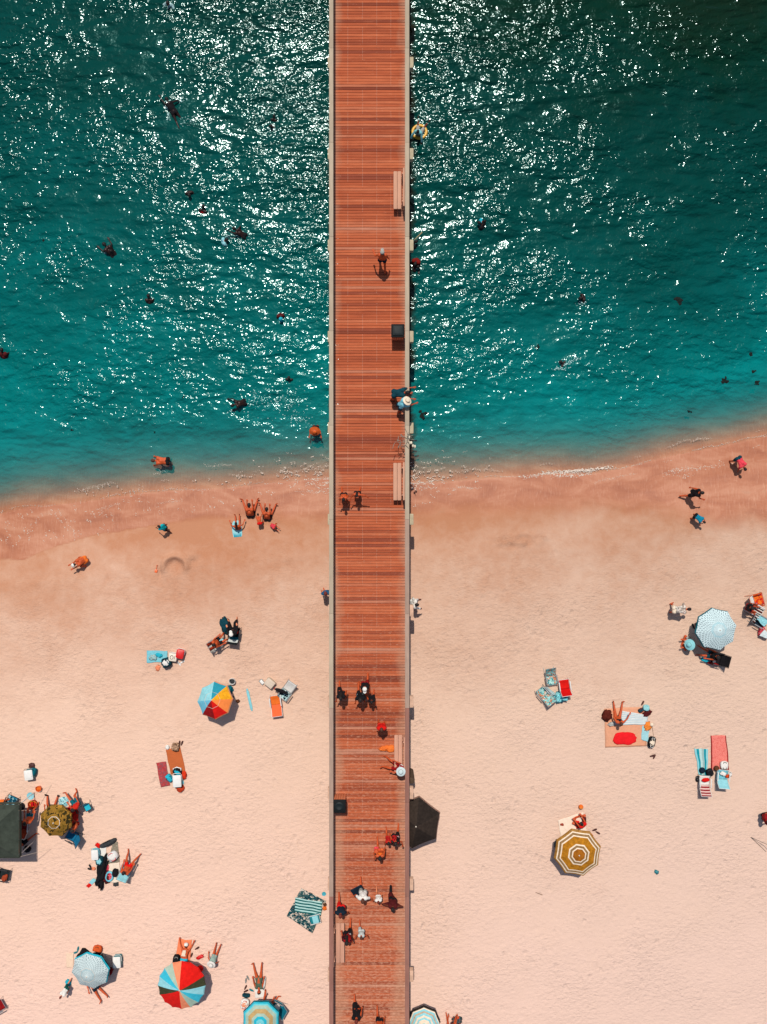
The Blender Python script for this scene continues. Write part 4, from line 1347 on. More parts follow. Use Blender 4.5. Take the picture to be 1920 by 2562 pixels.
LEOPARD = mottled("leopard_print", ((196, 160, 130), (206, 172, 140), (70, 42, 30), (190, 150, 120)), 34.0)
CAMO = mottled("leaf_camouflage", ((132, 100, 34), (92, 72, 24), (180, 130, 50), (54, 46, 20), (152, 112, 44)), 5.0)
CAMO2 = mottled("leaf_camouflage_light", ((186, 140, 62), (164, 122, 50), (120, 96, 40), (196, 150, 76)), 6.0)
REDPATT = mottled("faded_red_print", ((196, 76, 74), (206, 96, 92), (180, 62, 62), (150, 84, 88)), 12.0)
MULTI = mottled("bright_patchwork", ((226, 66, 24), (20, 170, 190), (200, 24, 24), (240, 120, 40)), 7.0)
PINKPATT = mottled("pink_print", ((226, 70, 90), (240, 150, 150), (200, 40, 60)), 22.0)

def dashes(name, base, dash, ring):
    n = NT(name)
    uv = n.n("SeparateXYZ", None, Vector=n.coord('UV'))
    u, v = uv.outputs[0], uv.outputs[1]
    k = n.math('MULTIPLY', u, 56.0)
    col_i = n.math('FLOOR', k)
    a = n.math('LESS_THAN', n.math('FRACT', k), .42)
    b = n.math('LESS_THAN', n.math('FRACT', n.math('MULTIPLY_ADD', v, 7.0, n.math('MULTIPLY', col_i, .37))), .66)
    m = n.math('MULTIPLY', n.math('MULTIPLY', a, b), n.math('GREATER_THAN', v, .12))
    rg = n.math('LESS_THAN', n.math('ABSOLUTE', n.math('SUBTRACT', v, .34)), .045)
    col = n.mix(n.math('MULTIPLY', m, .75), C(*base), n.mix(rg, C(*dash), C(*ring)))
    col = n.mix(n.math('MULTIPLY', rg, .3), col, C(*ring))
    return n.done(n.principled(col, .9, n.bump(n.noise(n.coord(), 60.0), .2, .004), .1))

# ------------------------------------------------------------------ umbrellas and the tent
umbrella("tilted umbrella of teal, orange, red and pale blue panels left of the pier", 533, 1757, .93, 8, [fabric((40, 150, 170), .06), YELLOW, fabric((250, 140, 70), .06), RED, DRED, fabric((110, 190, 214), .06), LBLUE, LBLUE], 5, 1.62, .44, (-.20, .22), fabric((250, 170, 120), .08), ring=.45)
umbrella("olive leaf-patterned umbrella with a pale inner ring, beside the dark tent", 133, 2060, .83, 8, [(.36, CAMO), (.385, WHITE), (1.0, CAMO)], 22, 1.7, .34, (0, 0), None)
umbrella("pale grey umbrella of fine dashes with teal edge, lower left beach", 219, 2441, .98, 8, [dashes("pale_dash_cloth", (206, 222, 222), (110, 132, 138), (120, 160, 170))] * 8, 8, 1.68, .42, (-.10, -.16), CYAN, ring=.40)
R16 = [RED, RED, RED, OLIVE, LBLUE, fabric((60, 190, 214), .06), SAGE, SALMON] * 2
umbrella("large sixteen-panel umbrella of red, blue, sage and dark green wedges", 450, 2477, 1.18, 16, R16, 0, 1.7, .46, (0, 0), None, edge=.06)
umbrella("ringed teal and tan umbrella cut by the bottom edge, left of the pier", 651, 2562, .96, 8, [(.22, fabric((120, 206, 214), .06)), (.36, CYAN), (.50, SAGE), (.70, fabric((196, 164, 110), .1)), (.86, SAGE), (.93, fabric((110, 206, 214), .06)), (1.0, CYAN)], 22, 1.66, .36, (0, 0), TEAL)
umbrella("big plain dark brown umbrella standing against the pier", 1041, 2066, 1.30, 6, [BROWNBLACK, BB_LIT] * 3, -8, 1.9, .58, (0, 0), fabric((150, 112, 96), .2), pole=(190, 180, 170), edge=.08)  # alternating cloth tones paint in the panels' light and shade
umbrella("cream and pale teal ringed umbrella at the bottom edge, right of the pier", 1062, 2570, .82, 8, [(.2, LBLUE), (.4, CREAM), (.5, LBLUE), (.6, CREAM), (.72, LBLUE), (.8, TAN), (.9, LBLUE), (.96, CREAM), (1.0, BROWNBLACK)], 0, 1.66, .34, (0, 0), BROWNBLACK)
umbrella("golden brown umbrella with cream octagon rings, right beach", 1450, 2141, 1.19, 8, [(.27, fabric((168, 100, 20), .2)), (.32, CREAM), (.41, fabric((150, 116, 76), .2)), (.47, CREAM), (.76, fabric((186, 122, 24), .25)), (.81, CREAM), (.90, fabric((156, 120, 78), .2)), (.95, CREAM), (1.0, fabric((172, 122, 50), .2))], 14, 1.72, .36, (0, 0), fabric((172, 122, 50), .2))
umbrella("pale blue umbrella of radiating dashes with teal edge, right side of the beach", 1800, 1577, 1.07, 8, [dashes("blue_dash_cloth", (214, 236, 238), (90, 108, 116), (110, 176, 190))] * 8, 10, 1.7, .44, (.06, .02), TEAL)

def tent():
    S = 2.62; H = 2.05
    e = at(47.5, 2079, None, H); base = ground(e.x, e.y)
    cx = e.x - S / 2
    t = thing("canopy_tent", "large dark green pyramid canopy tent cut by the left edge", "tent", (cx, e.y, base))
    h = S / 2
    cloth_m = cm("tent_cloth", (62, 70, 60), .85, .22, 3.0, .4, .2)
    mb = MB(); N = 10; apex = Vector((-.18, -.05, H + .75))
    for k in range(4):
        c0 = Vector(((1, 1, -1, -1)[k] * h, (1, -1, -1, 1)[k] * h, H)); c1 = Vector(((1, -1, -1, 1)[k] * h, (-1, -1, 1, 1)[k] * h, H))
        vs = []; fs = []
        for j in range(N + 1):
            v = j / N
            for i in range(N + 1):
                u = i / N
                p = apex.lerp(c0.lerp(c1, u), v)
                p.z -= .10 * math.sin(math.pi * u) * math.sin(math.pi * v * .9) + .05 * math.sin(math.pi * v)
                vs.append(p)
        for j in range(N):
            for i in range(N):
                a = j * (N + 1) + i
                fs.append((a, a + N + 1, a + N + 2, a + 1))
        mb.add(vs, fs)
    part("roof", mb, cloth_m, t, 25)
    for k in range(4):
        mb = MB(); a = k * math.pi / 2
        mb.box((0, h + .03, H - .13), (S + .06, .012, .26), M=Matrix.Rotation(a, 4, 'Z'))
        part("valance", mb, cloth_m, t)
    for sx in (-1, 1):
        for sy in (-1, 1):
            mb = MB(); mb.box((sx * (h - .05), sy * (h - .05), H / 2), (.04, .04, H), b=.005); part("leg", mb, mWHITE, t)
            mb = MB(); mb.tube([(sx * h, sy * h, H - .05), (sx * (h + .85), sy * (h + .35), .02)], .008, n=5); part("guy_rope", mb, CREAM, t)
tent()

# ------------------------------------------------------------------ left beach, upper group
cloth("beach_towel", "light blue towel lying beside the white cool box", "towel", ((368, 1627), (420, 1628), (420, 1656), (368, 1658)), fabric((130, 204, 216), .08), .02)
heap("folded_towel", "small crumpled teal cloth on the light blue towel", "towel", 399, 1639, 20, .16, .10, .08, CYAN, lift=.03)
heap("rope_heap", "beige knotted rope net on the light blue towel", "rope net", 384, 1645, 0, .22, .14, .06, mottled("net", ((222, 200, 176), (150, 140, 126), (130, 196, 204)), 40.0), lift=.03)
bag("dark bag stuffed with a white towel between light blue towel and cool box", 416, 1658, -20, .50, .50, .40, DTEAL, BLACK, extra=WHITE)
ck = cooler("white cool box with dark marks between bag and red box", 432, 1645, 8, .42, .40, .36, pWHITE, cm("lid_white", (240, 226, 206), .5, .05, 6, .05, .4), pWHITE)
mb = MB(); mb.tube([(.075 * math.cos(a) - .04, .10 * math.sin(a), .368) for a in [2 * math.pi * i / 16 for i in range(16)]], .013, n=5, closed=True); mb.box((.10, .0, .366), (.024, .17, .01), b=.004); part("lid_mark", mb, pBLACK, next(c_ for c_ in ck.children if c_.name.startswith("lid")))
cooler("red cool box rightmost of the pair by the light blue towel", 450, 1637, 14, .40, .46, .36, pRED, pRED, pWHITE)
flipflop("white flip-flop with dark strap near the red cool box, left of its pair", 449, 1660, -40, pWHITE, pBLACK)
flipflop("white flip-flop with dark strap near the red cool box, right of its pair", 457, 1656, 60, pWHITE, pBLACK)
heap("small_cloth", "tiny salmon cloth below the light blue towel", "cloth", 396, 1671, 10, .11, .14, .04, SALMON)
chair("chair with white and teal back where the person in black sits", 588, 1582, 8, BLACK, mDARK, stripes("teal_white_back", ((20, 120, 136), (226, 232, 226), (24, 30, 34)), 1, 1), 36)
person("person in black with a white cap sitting in the upper left chair", 579, 1587, 350, 'chair', 3, 1.7, [('shirt', BLACK), ('pants', BLACK)], 'k', ('cap', WHITE), lift=.03)
bag("small red bag on the lap of the person in black", 590, 1581, 10, .26, .2, .2, RED, DRED, lift=.38)
heap("beach_wrap", "dark teal beach wrap spread above the person in black", "wrap", 566, 1565, -20, .26, .42, .28, DTEAL, noise=.35)
chair("chair angled right beside the person under a light blue towel", 542, 1611, 60, stripes("rust_white", ((196, 66, 30), (120, 40, 24), (226, 226, 216)), 2, 0), mGREY, None, 20, bl=.42)
person("tanned person sitting with a light blue towel over the legs", 536, 1613, 55, 'chair', 0, 1.7, [('trunks', BLACK)], 'k', lift=.05)
cloth("beach_towel", "light blue towel draped over the legs of the tanned sitter", "towel", ((545, 1602), (562, 1594), (566, 1602), (552, 1612)), LBLUE, .05, .46)
tub("white round bucket with dark contents right of the tilted umbrella", "bucket", "bucket", 581, 1705, .17, .24, pWHITE, DGREY)
mb = MB(); mb.box((0, 0, .03), (.14, .98, .05), b=.024); mb.box((0, .53, .03), (.09, .16, .04), b=.02); mb.box((0, -.53, .03), (.09, .12, .04), b=.02)
solo("foam_float", mb, plastic((130, 204, 214), .6), "long narrow light blue float lying between umbrella and orange lounger", "float", at(625, 1751), hd(-13))
t = cooler("tan boxy cool bag standing up-left of the orange lounger", 675, 1710, 40, .48, .40, .36, pTAN, cm("tan_lid", (222, 204, 184), .8, .06, 6, .1, .2), pTAN)
mb = MB(); mb.box((0, 0, .03), (.20, .30, .06), b=.01); mb.box((0, 0, .062), (.14, .22, .01), b=.004, mi=1)
solo("small_case", mb, [pGREY, pWHITE], "small grey framed case leaning at the tan cool bag corner", "case", at(656, 1706), hd(-40))
chair("chair covered by a white and dark teal towel near the tan cool bag", 712, 1738, 215, mottled("teal_leaf_towel", ((220, 232, 228), (24, 84, 96), (180, 214, 214), (14, 44, 54)), 7.0), mGREY, WHITE, 62, bl=.66)
mb = MB(); mb.ellip((0, 0, .09), (.10, .36, .10), noise=.12, nu=18, nv=10); mb.lathe([(.0, -.01), (.07, 0), (.075, .02), (0, .03)], 14, 1, Matrix.Translation((0, .35, .09)) @ Matrix.Rotation(R(-90), 4, 'X'))
c = at(704, 1728, None, .42); solo("rolled_mat", mb, [BLACK, RED], "black rolled mat with a red end across the towel-covered chair", "mat", c, hd(-70))
chair("orange sling lounger with white frame beside the towel-covered chair", 690, 1752, 352, ORANGE, mWHITE, fabric((250, 110, 62), .06), 68, bl=.62, sh=.20)
heap("dark_pouch", "small dark pouch between umbrella and narrow float", "pouch", 596, 1754, 30, .10, .08, .07, BROWN)
flipflop("dark flip-flop by the right tip of the tilted umbrella, upper one", 576, 1733, 20, pBLACK, pWHITE)
flipflop("dark flip-flop by the right tip of the tilted umbrella, lower one", 583, 1747, 10, pBLACK, pWHITE)
heap("beach_bag_heap", "dark bundle showing under the tilted umbrella's teal edge", "bundle", 574, 1724, 0, .2, .2, .2, TEAL)

# orange mat group
cloth("beach_mat", "long orange mat under the leopard bag and white cool box", "mat", ((415, 1876), (452, 1868), (467, 1938), (428, 1936)), wood("reed_mat", (214, 112, 60), (2, 50, 2), .16), .012)
cloth("beach_towel", "faded red patterned towel left of the long orange mat", "towel", ((391, 1908), (416, 1905), (427, 1964), (403, 1969)), REDPATT, .015)
bag("leopard print bag on the top end of the orange mat", 439, 1869, 10, .40, .42, .24, LEOPARD, BROWN)
heap("sun_hat", "white cap lying at the top left corner of the orange mat", "cap", 420, 1869, 0, .11, .12, .09, WHITE, noise=.3)
flipflop("brown flip-flop above the leopard bag, left of its pair", 450, 1859, 5, pBROWN)
flipflop("brown flip-flop above the leopard bag, right of its pair", 456, 1859, 22, pBROWN)
cooler("white cool box with teal body on the lower orange mat", 443, 1955, -3, .44, .62, .38, pTEAL, pWHITE, pWHITE, lift=.03)
mb = MB(); mb.tube([(-.16, .0, .1), (-.2, .28, .16), (0, .36, .2), (.2, .28, .16), (.16, 0, .1)], .03, n=8)
solo("bag_handle", mb, pWHITE, "white looped carry frame above the cool box on the orange mat", "frame", at(446, 1934), hd(-3))
bag("black tote behind the white looped frame on the orange mat", 444, 1932, 30, .5, .34, .24, BLACK, BLACK, extra=CYAN)
bag("cyan and black bag left of the white and teal cool box", 424, 1947, 50, .42, .30, .24, CYAN, BLACK)
heap("crumpled_cloth", "orange-red crumpled cloth right of the white looped frame", "cloth", 460, 1939, 0, .17, .20, .14, fabric((224, 60, 24)))
heap("crumpled_cloth", "rust crumpled cloth below the white and teal cool box", "cloth", 453, 1972, -30, .19, .16, .12, fabric((206, 70, 36)))
heap("water_bottle", "pale blue bottle between the rust cloth and cool box", "bottle", 458, 1955, -15, .05, .14, .06, pLB, noise=.05)

# tent and olive umbrella group
cooler("white topped cool box with a teal side, alone above the tent", 71, 1940, -8, .44, .52, .38, pTEAL, pWHITE, pGREY)
bag("blue and teal bag behind the lone cool box above the tent", 82, 1932, 10, .34, .40, .34, TEAL, DTEAL)
heap("dark_sandals", "dark brown sandals heaped above the lone white cool box", "sandals", 81, 1915, 0, .15, .13, .09, pBROWN)
tub("orange bucket above the round red basket", "bucket", "bucket", 96, 1974, .15, .2, pORANGE, ORANGE)
mb = MB(); mb.lathe([(.0, .006), (.16, .004), (.185, .02), (.19, .035), (.175, .03), (.15, .02), (0, .02)], 28)
solo("flying_disc", mb, plastic((140, 212, 226), .5), "light blue flying disc between orange bucket and red basket", "disc", at(77, 1991), 0)
tub("round red basket full of orange toys beside the tent", "toy_basket", "basket", 81, 2014, .24, .26, cm("basket", (206, 70, 40), .7, .3, 20, .4, .2), mottled("toys", ((226, 40, 24), (240, 140, 40), (180, 20, 30)), 14.0), pYEL)
mb = MB(); mb.lathe([(.0, .16), (.11, .15), (.13, .06), (.2, .03), (.205, .02), (.12, .03), (0, .03)], 24)
solo("sun_hat", mb, BLACK, "black round hat on the sand at the tent's upper right corner", "hat", at(54, 2017), 0)
chair("blue folding chair just above the tent roof", 30, 2003, 25, mottled("blue_chair_cloth", ((20, 120, 150), (160, 210, 220), (14, 70, 90)), 8.0), mDARK)
person("person in white sitting with bare arm out above the tent roof", -4, 2012, 90, 'sitback', 0, 1.65, [('tee', WHITE), ('shorts', ORANGE)], 'b', anchor='p')
chair("dark chair with white frame in the tent's shade", 60, 2064, 4, DRED, mWHITE, fabric((170, 60, 30)), 34)
person("person with bare orange back in the white framed shade chair", 63, 2060, 2, 'chair', 0, 1.72, [('trunks', TEAL)], 'k', lift=.04)
person("brown-skinned person reclining in deep shade at the tent's lower corner", 54, 2108, 40, 'sitback', 1, 1.7, [('shorts', BLACK)], 'k', anchor='p')
bag("dark bag on the sand below the shaded reclining person", 68, 2125, 20, .36, .3, .22, BLACK, DGREY)
person("person lying under the olive umbrella with feet out at the top", 128, 2030, 5, 'knees', 0, 1.7, [('trunks', BLACK)], 'k', anchor='p', shoes=BLACK, tweak=dict(lean=-20, curl=0, L=(100, 16, 30), Rl=(96, 12, 26)))
chair("red camp chair at the upper right of the olive umbrella", 180, 2028, 330, RED, mDARK, fabric((200, 34, 24)), 34)
person("person in red seated at the olive umbrella with one leg stretched up-left", 182, 2026, 325, 'chair', 0, 1.72, [('tee', fabric((214, 40, 24))), ('shorts', TEAL)], 'k', lift=.05, tweak=dict(L=(88, 8, 14)))
mb = MB(); mb.lathe([(0, .05), (.08, .10), (.14, .08), (.25, .03), (.27, .02), (.12, .02), (0, .02)], 24)
solo("sun_hat", mb, mottled("teal_hat", ((120, 206, 216), (20, 120, 136), (190, 230, 232)), 16.0), "wide light blue hat on the sand left of the person in red", "hat", at(160, 2006), 0)
chair("blue chair at the lower right of the olive umbrella", 180, 2090, 300, fabric((16, 110, 150)), mDARK, None, 36)
person("tanned person seated in the blue chair by the olive umbrella", 181, 2078, 300, 'chair', 0, 1.7, [('trunks', DRED)], 'k', lift=.05)
chair("small upright teal folding chair alone right of the olive umbrella", 219, 2020, 150, CYAN, mDARK, LBLUE, 20, w=.32, sh=.36, bl=.3, sd=.3, arm=False)
chair("black chair cut by the left edge below the tent", 12, 2188, 100, fabric((34, 44, 46)), mDARK, BLACK, 40)
heap("crumpled_cloth", "rust towel crumpled on the black chair at the left edge", "towel", 18, 2192, 30, .12, .2, .08, fabric((170, 70, 40)), lift=.26)
chair("dark red chair cut by the left edge near the bottom", -1, 2516, 60, DRED, mGREY, RED, 36)

# white towel group
cloth("beach_towel", "bright white towel under the pale cool box and red cloth", "towel", ((242, 2119), (266, 2112), (271, 2162), (254, 2163)), WHITE, .015)
heap("crumpled_cloth", "small red cloth on the top of the bright white towel", "cloth", 247, 2115, 30, .15, .10, .06, RED, lift=.02)
bag("long dark grey rolled chair bag above the white hat bag", 270, 2110, -25, .90, .24, .2, DGREY, BLACK)
cloth("beach_mat", "grey-beige mat under the white round bag", "mat", ((284, 2107), (296, 2106), (300, 2156), (270, 2160)), mottled("weave", ((150, 140, 122), (176, 164, 144), (130, 120, 104)), 30.0), .012)
bag("white round bag with red trim right of the bright white towel", 282, 2143, -35, .56, .46, .26, fabric((224, 224, 220), .05), RED, extra=WHITE)
cloth("beach_towel", "cream towel below the white round bag", "towel", ((274, 2161), (300, 2156), (304, 2206), (273, 2208)), fabric((246, 226, 204), .06), .02, .02)
cooler("pale blue cool box with white lid on the bright white towel", 237, 2140, -3, .36, .52, .4, pLB, pWHITE, pLB)
cloth("beach_towel", "rose red towel between the dark clothes and cream towel", "towel", ((254, 2164), (275, 2162), (274, 2180), (256, 2180)), MAGENTA, .03)
bag("deep teal bag below the pale blue cool box", 249, 2154, 0, .38, .5, .26, DTEAL, BLACK, extra=LBLUE)
heap("dark_clothes", "long heap of black clothes below the deep teal bag", "clothes", 256, 2184, 10, .22, .72, .2, BLACK, noise=.7)
heap("dark_clothes", "maroon clothes beside the ring float", "clothes", 268, 2192, 0, .26, .34, .12, MAROON, noise=.4)
t = thing("swim_ring", "ring float in light blue with pink print on the cream towel", "float", at(275, 2192, None, .06), hd(12))
mb = MB(); mb.tube([(.17 * math.cos(a), .23 * math.sin(a), .04) for a in [2 * math.pi * i / 24 for i in range(24)]], .055, n=10, closed=True); part("ring", mb, plastic((110, 200, 220)), t, 180)
mb = MB(); mb.ellip((.02, 0, .04), (.14, .20, .05), nu=20, nv=8); part("seat_net", mb, PINKPATT, t, 180)
bag("small black backpack at the middle of the cream towel", 288, 2184, 10, .30, .40, .24, BLACK, BLACK)
heap("sun_hat", "dark hat at the foot of the cream towel", "hat", 291, 2212, 0, .14, .10, .08, DGREY, noise=.3)
flipflop("black flip-flop by the pale blue cool box, upper of its pair", 227, 2168, -30, pBLACK)
flipflop("black flip-flop by the pale blue cool box, lower of its pair", 226, 2174, -75, pBLACK)
heap("small_cloth", "salmon cloth beside the black flip-flops", "cloth", 235, 2173, 0, .1, .08, .05, SALMON)
cloth("beach_towel", "narrow red and blue towel lying below the black flip-flops", "towel", ((234, 2197), (243, 2201), (222, 2221), (216, 2216)), None, .02, mats=[LBLUE, RED], pick=lambda u, v: 0 if v < .58 else 1)
chair("pale blue chair with the sunburnt person at the cream towel", 320, 2170, 22, LBLUE, mGREY, LBLUE, 36)
person("sunburnt person in red trunks sitting right of the cream towel", 310, 2184, 20, 'chair', 0, 1.74, [('trunks', RED)], 'k', lift=.05, tweak=dict(curl=28, head=20, lean=-28, L=(98, 14, 76), Rl=(98, 16, 76)))

# palm blanket by the pier
cloth("beach_blanket", "big dark teal palm-print blanket against the pier", "blanket", ((755, 2221), (817, 2254), (782, 2335), (718, 2291)), PALM, .03)
cloth("beach_towel", "teal and white striped towel on the palm-print blanket", "towel", ((739, 2244), (806, 2255), (804, 2290), (738, 2280)), STRIPE_TEAL, .03, .045)
t = thing("cool_box", "white crate-like box with a light blue lid on the palm-print blanket", "cooler", at(788, 2301, None, .3) - Vector((0, 0, .28)), hd(-14), "cool boxes on the sand")
mb = MB(); mb.box((0, 0, .15), (.50, .40, .26), b=.03); part("body", mb, pTEAL, t)
mb = MB(); mb.tube([(-.28, -.22, .28), (.28, -.22, .28), (.28, .22, .28), (-.28, .22, .28)], .02, n=6, closed=True); part("rim", mb, pWHITE, t)
mb = MB(); mb.box((.04, 0, .29), (.30, .38, .03), b=.012); part("lid", mb, LBLUE, t)
mb = MB(); mb.lathe([(.0, .006), (.09, .004), (.11, .02), (.11, .03), (.09, .025), (.05, .02), (0, .02)], 24)
solo("flying_disc", mb, plastic((60, 170, 186), .5), "teal disc on the sand between palm blanket and pier", "disc", at(811, 2236), 0)
heap("crumpled_cloth", "orange bathing shorts beside the striped towel at the pier", "cloth", 813, 2272, 0, .1, .1, .06, ORANGE)
heap("crumpled_cloth", "brown cloth scrap above the orange shorts at the pier", "cloth", 813, 2263, 0, .1, .09, .05, BROWN)

# grey umbrella group
chair("teal chair under the right edge of the pale grey umbrella", 256, 2412, 330, DTEAL, mGREY, TEAL, 36)
cooler("white lidded cool box with teal body right of the pale grey umbrella", 292, 2409, -3, .40, .58, .42, pTEAL, pWHITE, pWHITE)
bag("orange bag with cords at the top of the pale grey umbrella group", 244, 2375, 10, .46, .34, .26, fabric((224, 96, 44)), BROWN)
heap("dark_clothes", "black bundle between orange bag and pale grey umbrella", "clothes", 214, 2390, 40, .34, .32, .32, BLACK, noise=.3)
ball("small yellow and orange ball at the top of the pale grey umbrella", 232, 2392, .10, [YELLOW, ORANGE], lift=.1)
heap("dark_clothes", "dark clothes pile right of the small yellow ball", "clothes", 245, 2392, -20, .26, .26, .3, BLACK, noise=.3)
heap("crumpled_cloth", "red cloth below the white lidded cool box", "cloth", 276, 2430, 30, .12, .22, .1, DRED)
cloth("beach_towel", "sand coloured towel left of the pale grey umbrella", "towel", ((166, 2385), (186, 2384), (184, 2420), (168, 2420)), fabric((246, 214, 186), .05), .02)
flipflop("teal flip-flop on the sand coloured towel, upper of its pair", 196, 2374, 10, pTEAL)
flipflop("teal flip-flop on the sand coloured towel, lower of its pair", 189, 2383, 70, pTEAL)
person("person lying under the pale grey umbrella with bare legs sticking out below", 236, 2466, 142, 'supine', 0, 1.72, [('trunks', NAVY)], 'k', anchor='p')
person("small child in green shorts walking left of the pale grey umbrella", 152, 2495, 215, 'walk', 3, 1.12, [('tee', WHITE), ('shorts', fabric((10, 84, 76)))], 'r', tweak=dict(lean=40))
heap("crumpled_cloth", "blue cloth at the left tip of the pale grey umbrella", "cloth", 172, 2458, 0, .13, .16, .12, CYAN)

# sixteen-panel umbrella group
cloth("beach_towel", "orange towel under the sunbather with the white hat", "towel", ((448, 2349), (482, 2352), (472, 2428), (436, 2420)), fabric((250, 138, 92), .06), .015)
person("sunbather lying face down on the orange towel in blue bikini bottoms", 466, 2366, 8, 'prone', 0, 1.70, [('bottom', CYAN)], 'b', ('cap', WHITE), lift=.02)
cloth("small_towel", "cream cloth laid on the back of the sunbather with the white hat", "cloth", ((460, 2371), (469, 2371), (467, 2386), (457, 2386)), CREAM, .01, .27, nu=8, nv=8)
bag("black oval bag left of the sunbather in blue bikini bottoms", 441, 2404, 8, .36, .58, .3, BLACK, GREY)
mb = MB(); mb.box((0, 0, .05), (.34, .16, .10), b=.02); solo("snack_box", mb, cm("card", (246, 226, 204), .8, .05, 6, .1, .1), "small cream box just below the black oval bag", "box", at(437, 2422), hd(-5))
flipflop("dark flip-flop right of the orange towel, upper one", 494, 2372, 60, pBROWN)
flipflop("dark flip-flop right of the orange towel, lower one", 480, 2389, 20, pBROWN)
heap("beach_toy", "red plastic sand toy right of the orange towel", "toy", 501, 2394, -25, .20, .09, .08, pRED, noise=.45)
ball("red ball at the upper right of the sixteen-panel umbrella", 501, 2424, .17, [RED, RED, fabric((236, 40, 30))])
mb = MB(); mb.box((0, 0, .04), (.34, .22, .07), b=.02); mb.box((0, 0, .082), (.22, .12, .012), b=.004, mi=1)
solo("radio_box", mb, [pWHITE, pGREY], "white and grey flat box at the top of the sixteen-panel umbrella", "box", at(476, 2422, None, .05), hd(-25))
person("child in a white hat lying with feet up, right of the orange towel", 529, 2413, 20, 'sit', 0, 1.30, [('tank', fabric((150, 176, 166))), ('bottom', BLACK)], 'k', ('sun', WHITE), tweak=dict(lean=-35, curl=0, L=(92, 6, 6), Rl=(92, 4, 6), A=(20, 40, 30), B=(-20, 30, 10)))

# ringed teal umbrella group
cloth("beach_towel", "white towel under the head of the supine bather above the teal umbrella", "towel", ((637, 2470), (664, 2472), (660, 2494), (640, 2496)), WHITE, .02)
person("bather lying on the back in a green swimsuit, legs apart upward", 648, 2482, 0, 'supine', 0, 1.68, [('suit', fabric((90, 104, 84)))], 'k', lift=.02, tweak=dict(L=(3, 16, 4), Rl=(3, 5, 4), A=(8, 18, 4), B=(8, 14, 4)))
person("person seated under the teal ringed umbrella with bent bare leg showing", 664, 2520, 20, 'knees', 0, 1.7, [('trunks', BLACK)], 'k', anchor='p', tweak=dict(L=(96, 14, 30), Rl=(96, 30, 40)))
chair("teal chair loaded with towels right of the ringed teal umbrella", 690, 2516, 300, fabric((10, 120, 140)), mGREY, fabric((0, 110, 132)), 40)
heap("folded_towel", "white and red folded towel on the loaded teal chair", "towel", 693, 2516, 30, .14, .26, .08, stripes("fold", ((236, 232, 226), (20, 100, 120), (206, 70, 50)), 2, 0), lift=.32)
bag("white beach bag with red fish print left of the ringed teal umbrella", 613, 2512, 10, .44, .5, .3, WHITE, pRED, extra=mottled("fish", ((236, 226, 214), (206, 50, 30), (240, 150, 110)), 9.0))
bag("teal bolster bag above the white bag with red print", 616, 2491, 5, .40, .20, .16, DTEAL, BLACK)
bag("striped black and white tote lying right of the supine bather", 661, 2460, 8, .16, .66, .16, stripes("tote", ((226, 226, 220), (24, 24, 26)), 6, 1), BLACK)
for i, (px, py, rt, m, lb) in enumerate(((621, 2446, -28, pGREY, "grey flip-flop left of the supine bather, topmost"), (616, 2453, 6, pGREY, "grey flip-flop left of the supine bather, second from top"), (615, 2470, 26, pBROWN, "dark brown flip-flop left of the supine bather, upright"), (616, 2479, 64, pBROWN, "dark brown flip-flop left of the supine bather, slanted"), (630, 2477, -64, pTEAL, "teal flip-flop at the head of the supine bather"))):
    flipflop(lb, px, py, rt, m)

# ------------------------------------------------------------------ people on the wet sand, left
t = thing("bodyboard", "light blue and white bodyboard on the wet sand under the seated girl", "bodyboard", at(594, 1327), hd(-6))
mb = MB(); N = 24; out = []
for k in range(N):
    a = 2 * math.pi * k / N; out.append((.26 * math.copysign(abs(math.cos(a)) ** .6, math.cos(a)), .52 * math.copysign(abs(math.sin(a)) ** .75, math.sin(a))))
vs = [(x * .96, y * .97, 0) for x, y in out] + [(x, y, .03) for x, y in out] + [(x * .95, y * .96, .05) for x, y in out]
mb.add(vs, [tuple(range(N))[::-1], tuple(range(2 * N, 3 * N))] + [(r_ * N + i, r_ * N + (i + 1) % N, (r_ + 1) * N + (i + 1) % N, (r_ + 1) * N + i) for r_ in (0, 1) for i in range(N)]); bd = part("board", mb, plastic((150, 220, 226)), t)
mb = MB(); mb.box((0, -.24, .052), (.40, .22, .012), b=.005); part("stripe", mb, plastic((20, 160, 180)), bd)
person("girl sitting on the bodyboard with legs stretched to the sea", 591, 1311, 356, 'sit', 0, 1.45, [('suit', fabric((196, 84, 40)))], 'k', lift=.03, tweak=dict(L=(88, 3, 2), Rl=(88, 3, 2), A=(20, 40, 50), B=(20, 40, 50), lean=8), long=True)
person("big man in dark trunks sitting in the wash with legs wide apart", 627, 1287, 0, 'sitwide', 0, 1.80, [('trunks', BLACK)], 'k', anchor='p', fat=1.2)
person("child in orange-red trunks bending over between the two seated men", 646, 1288, 350, 'bend', 0, 1.10, [('trunks', RED)], 'k')
person("brown man in black trunks sitting with spread legs, right of the bending child", 669, 1296, 4, 'sitwide', 0, 1.72, [('trunks', BLACK)], 'k', anchor='p', tweak=dict(L=(88, 28, 6), Rl=(88, 24, 6)))
person("toddler in pink squatting beside a small dug mound", 691, 1321, 120, 'squat', 0, .92, [('tank', PINK)], 'k')
person("child in a bright teal shirt walking on the wet sand", 398, 1317, 300, 'walk2', 2, 1.28, [('tee', fabric((0, 180, 190), .08)), ('shorts', BLACK)], 'k', tweak=dict(lean=22))
person("sunburnt person in a white cap squatting alone on the left sand", 186, 1413, 240, 'squat', 0, 1.60, [('trunks', ORANGE)], 'k', ('cap', WHITE), fat=1.15)
t = thing("toy_spade", "small orange toy spade left of the dug ring", "toy", at(392, 1424) + Vector((0, 0, .02)), hd(10), None)
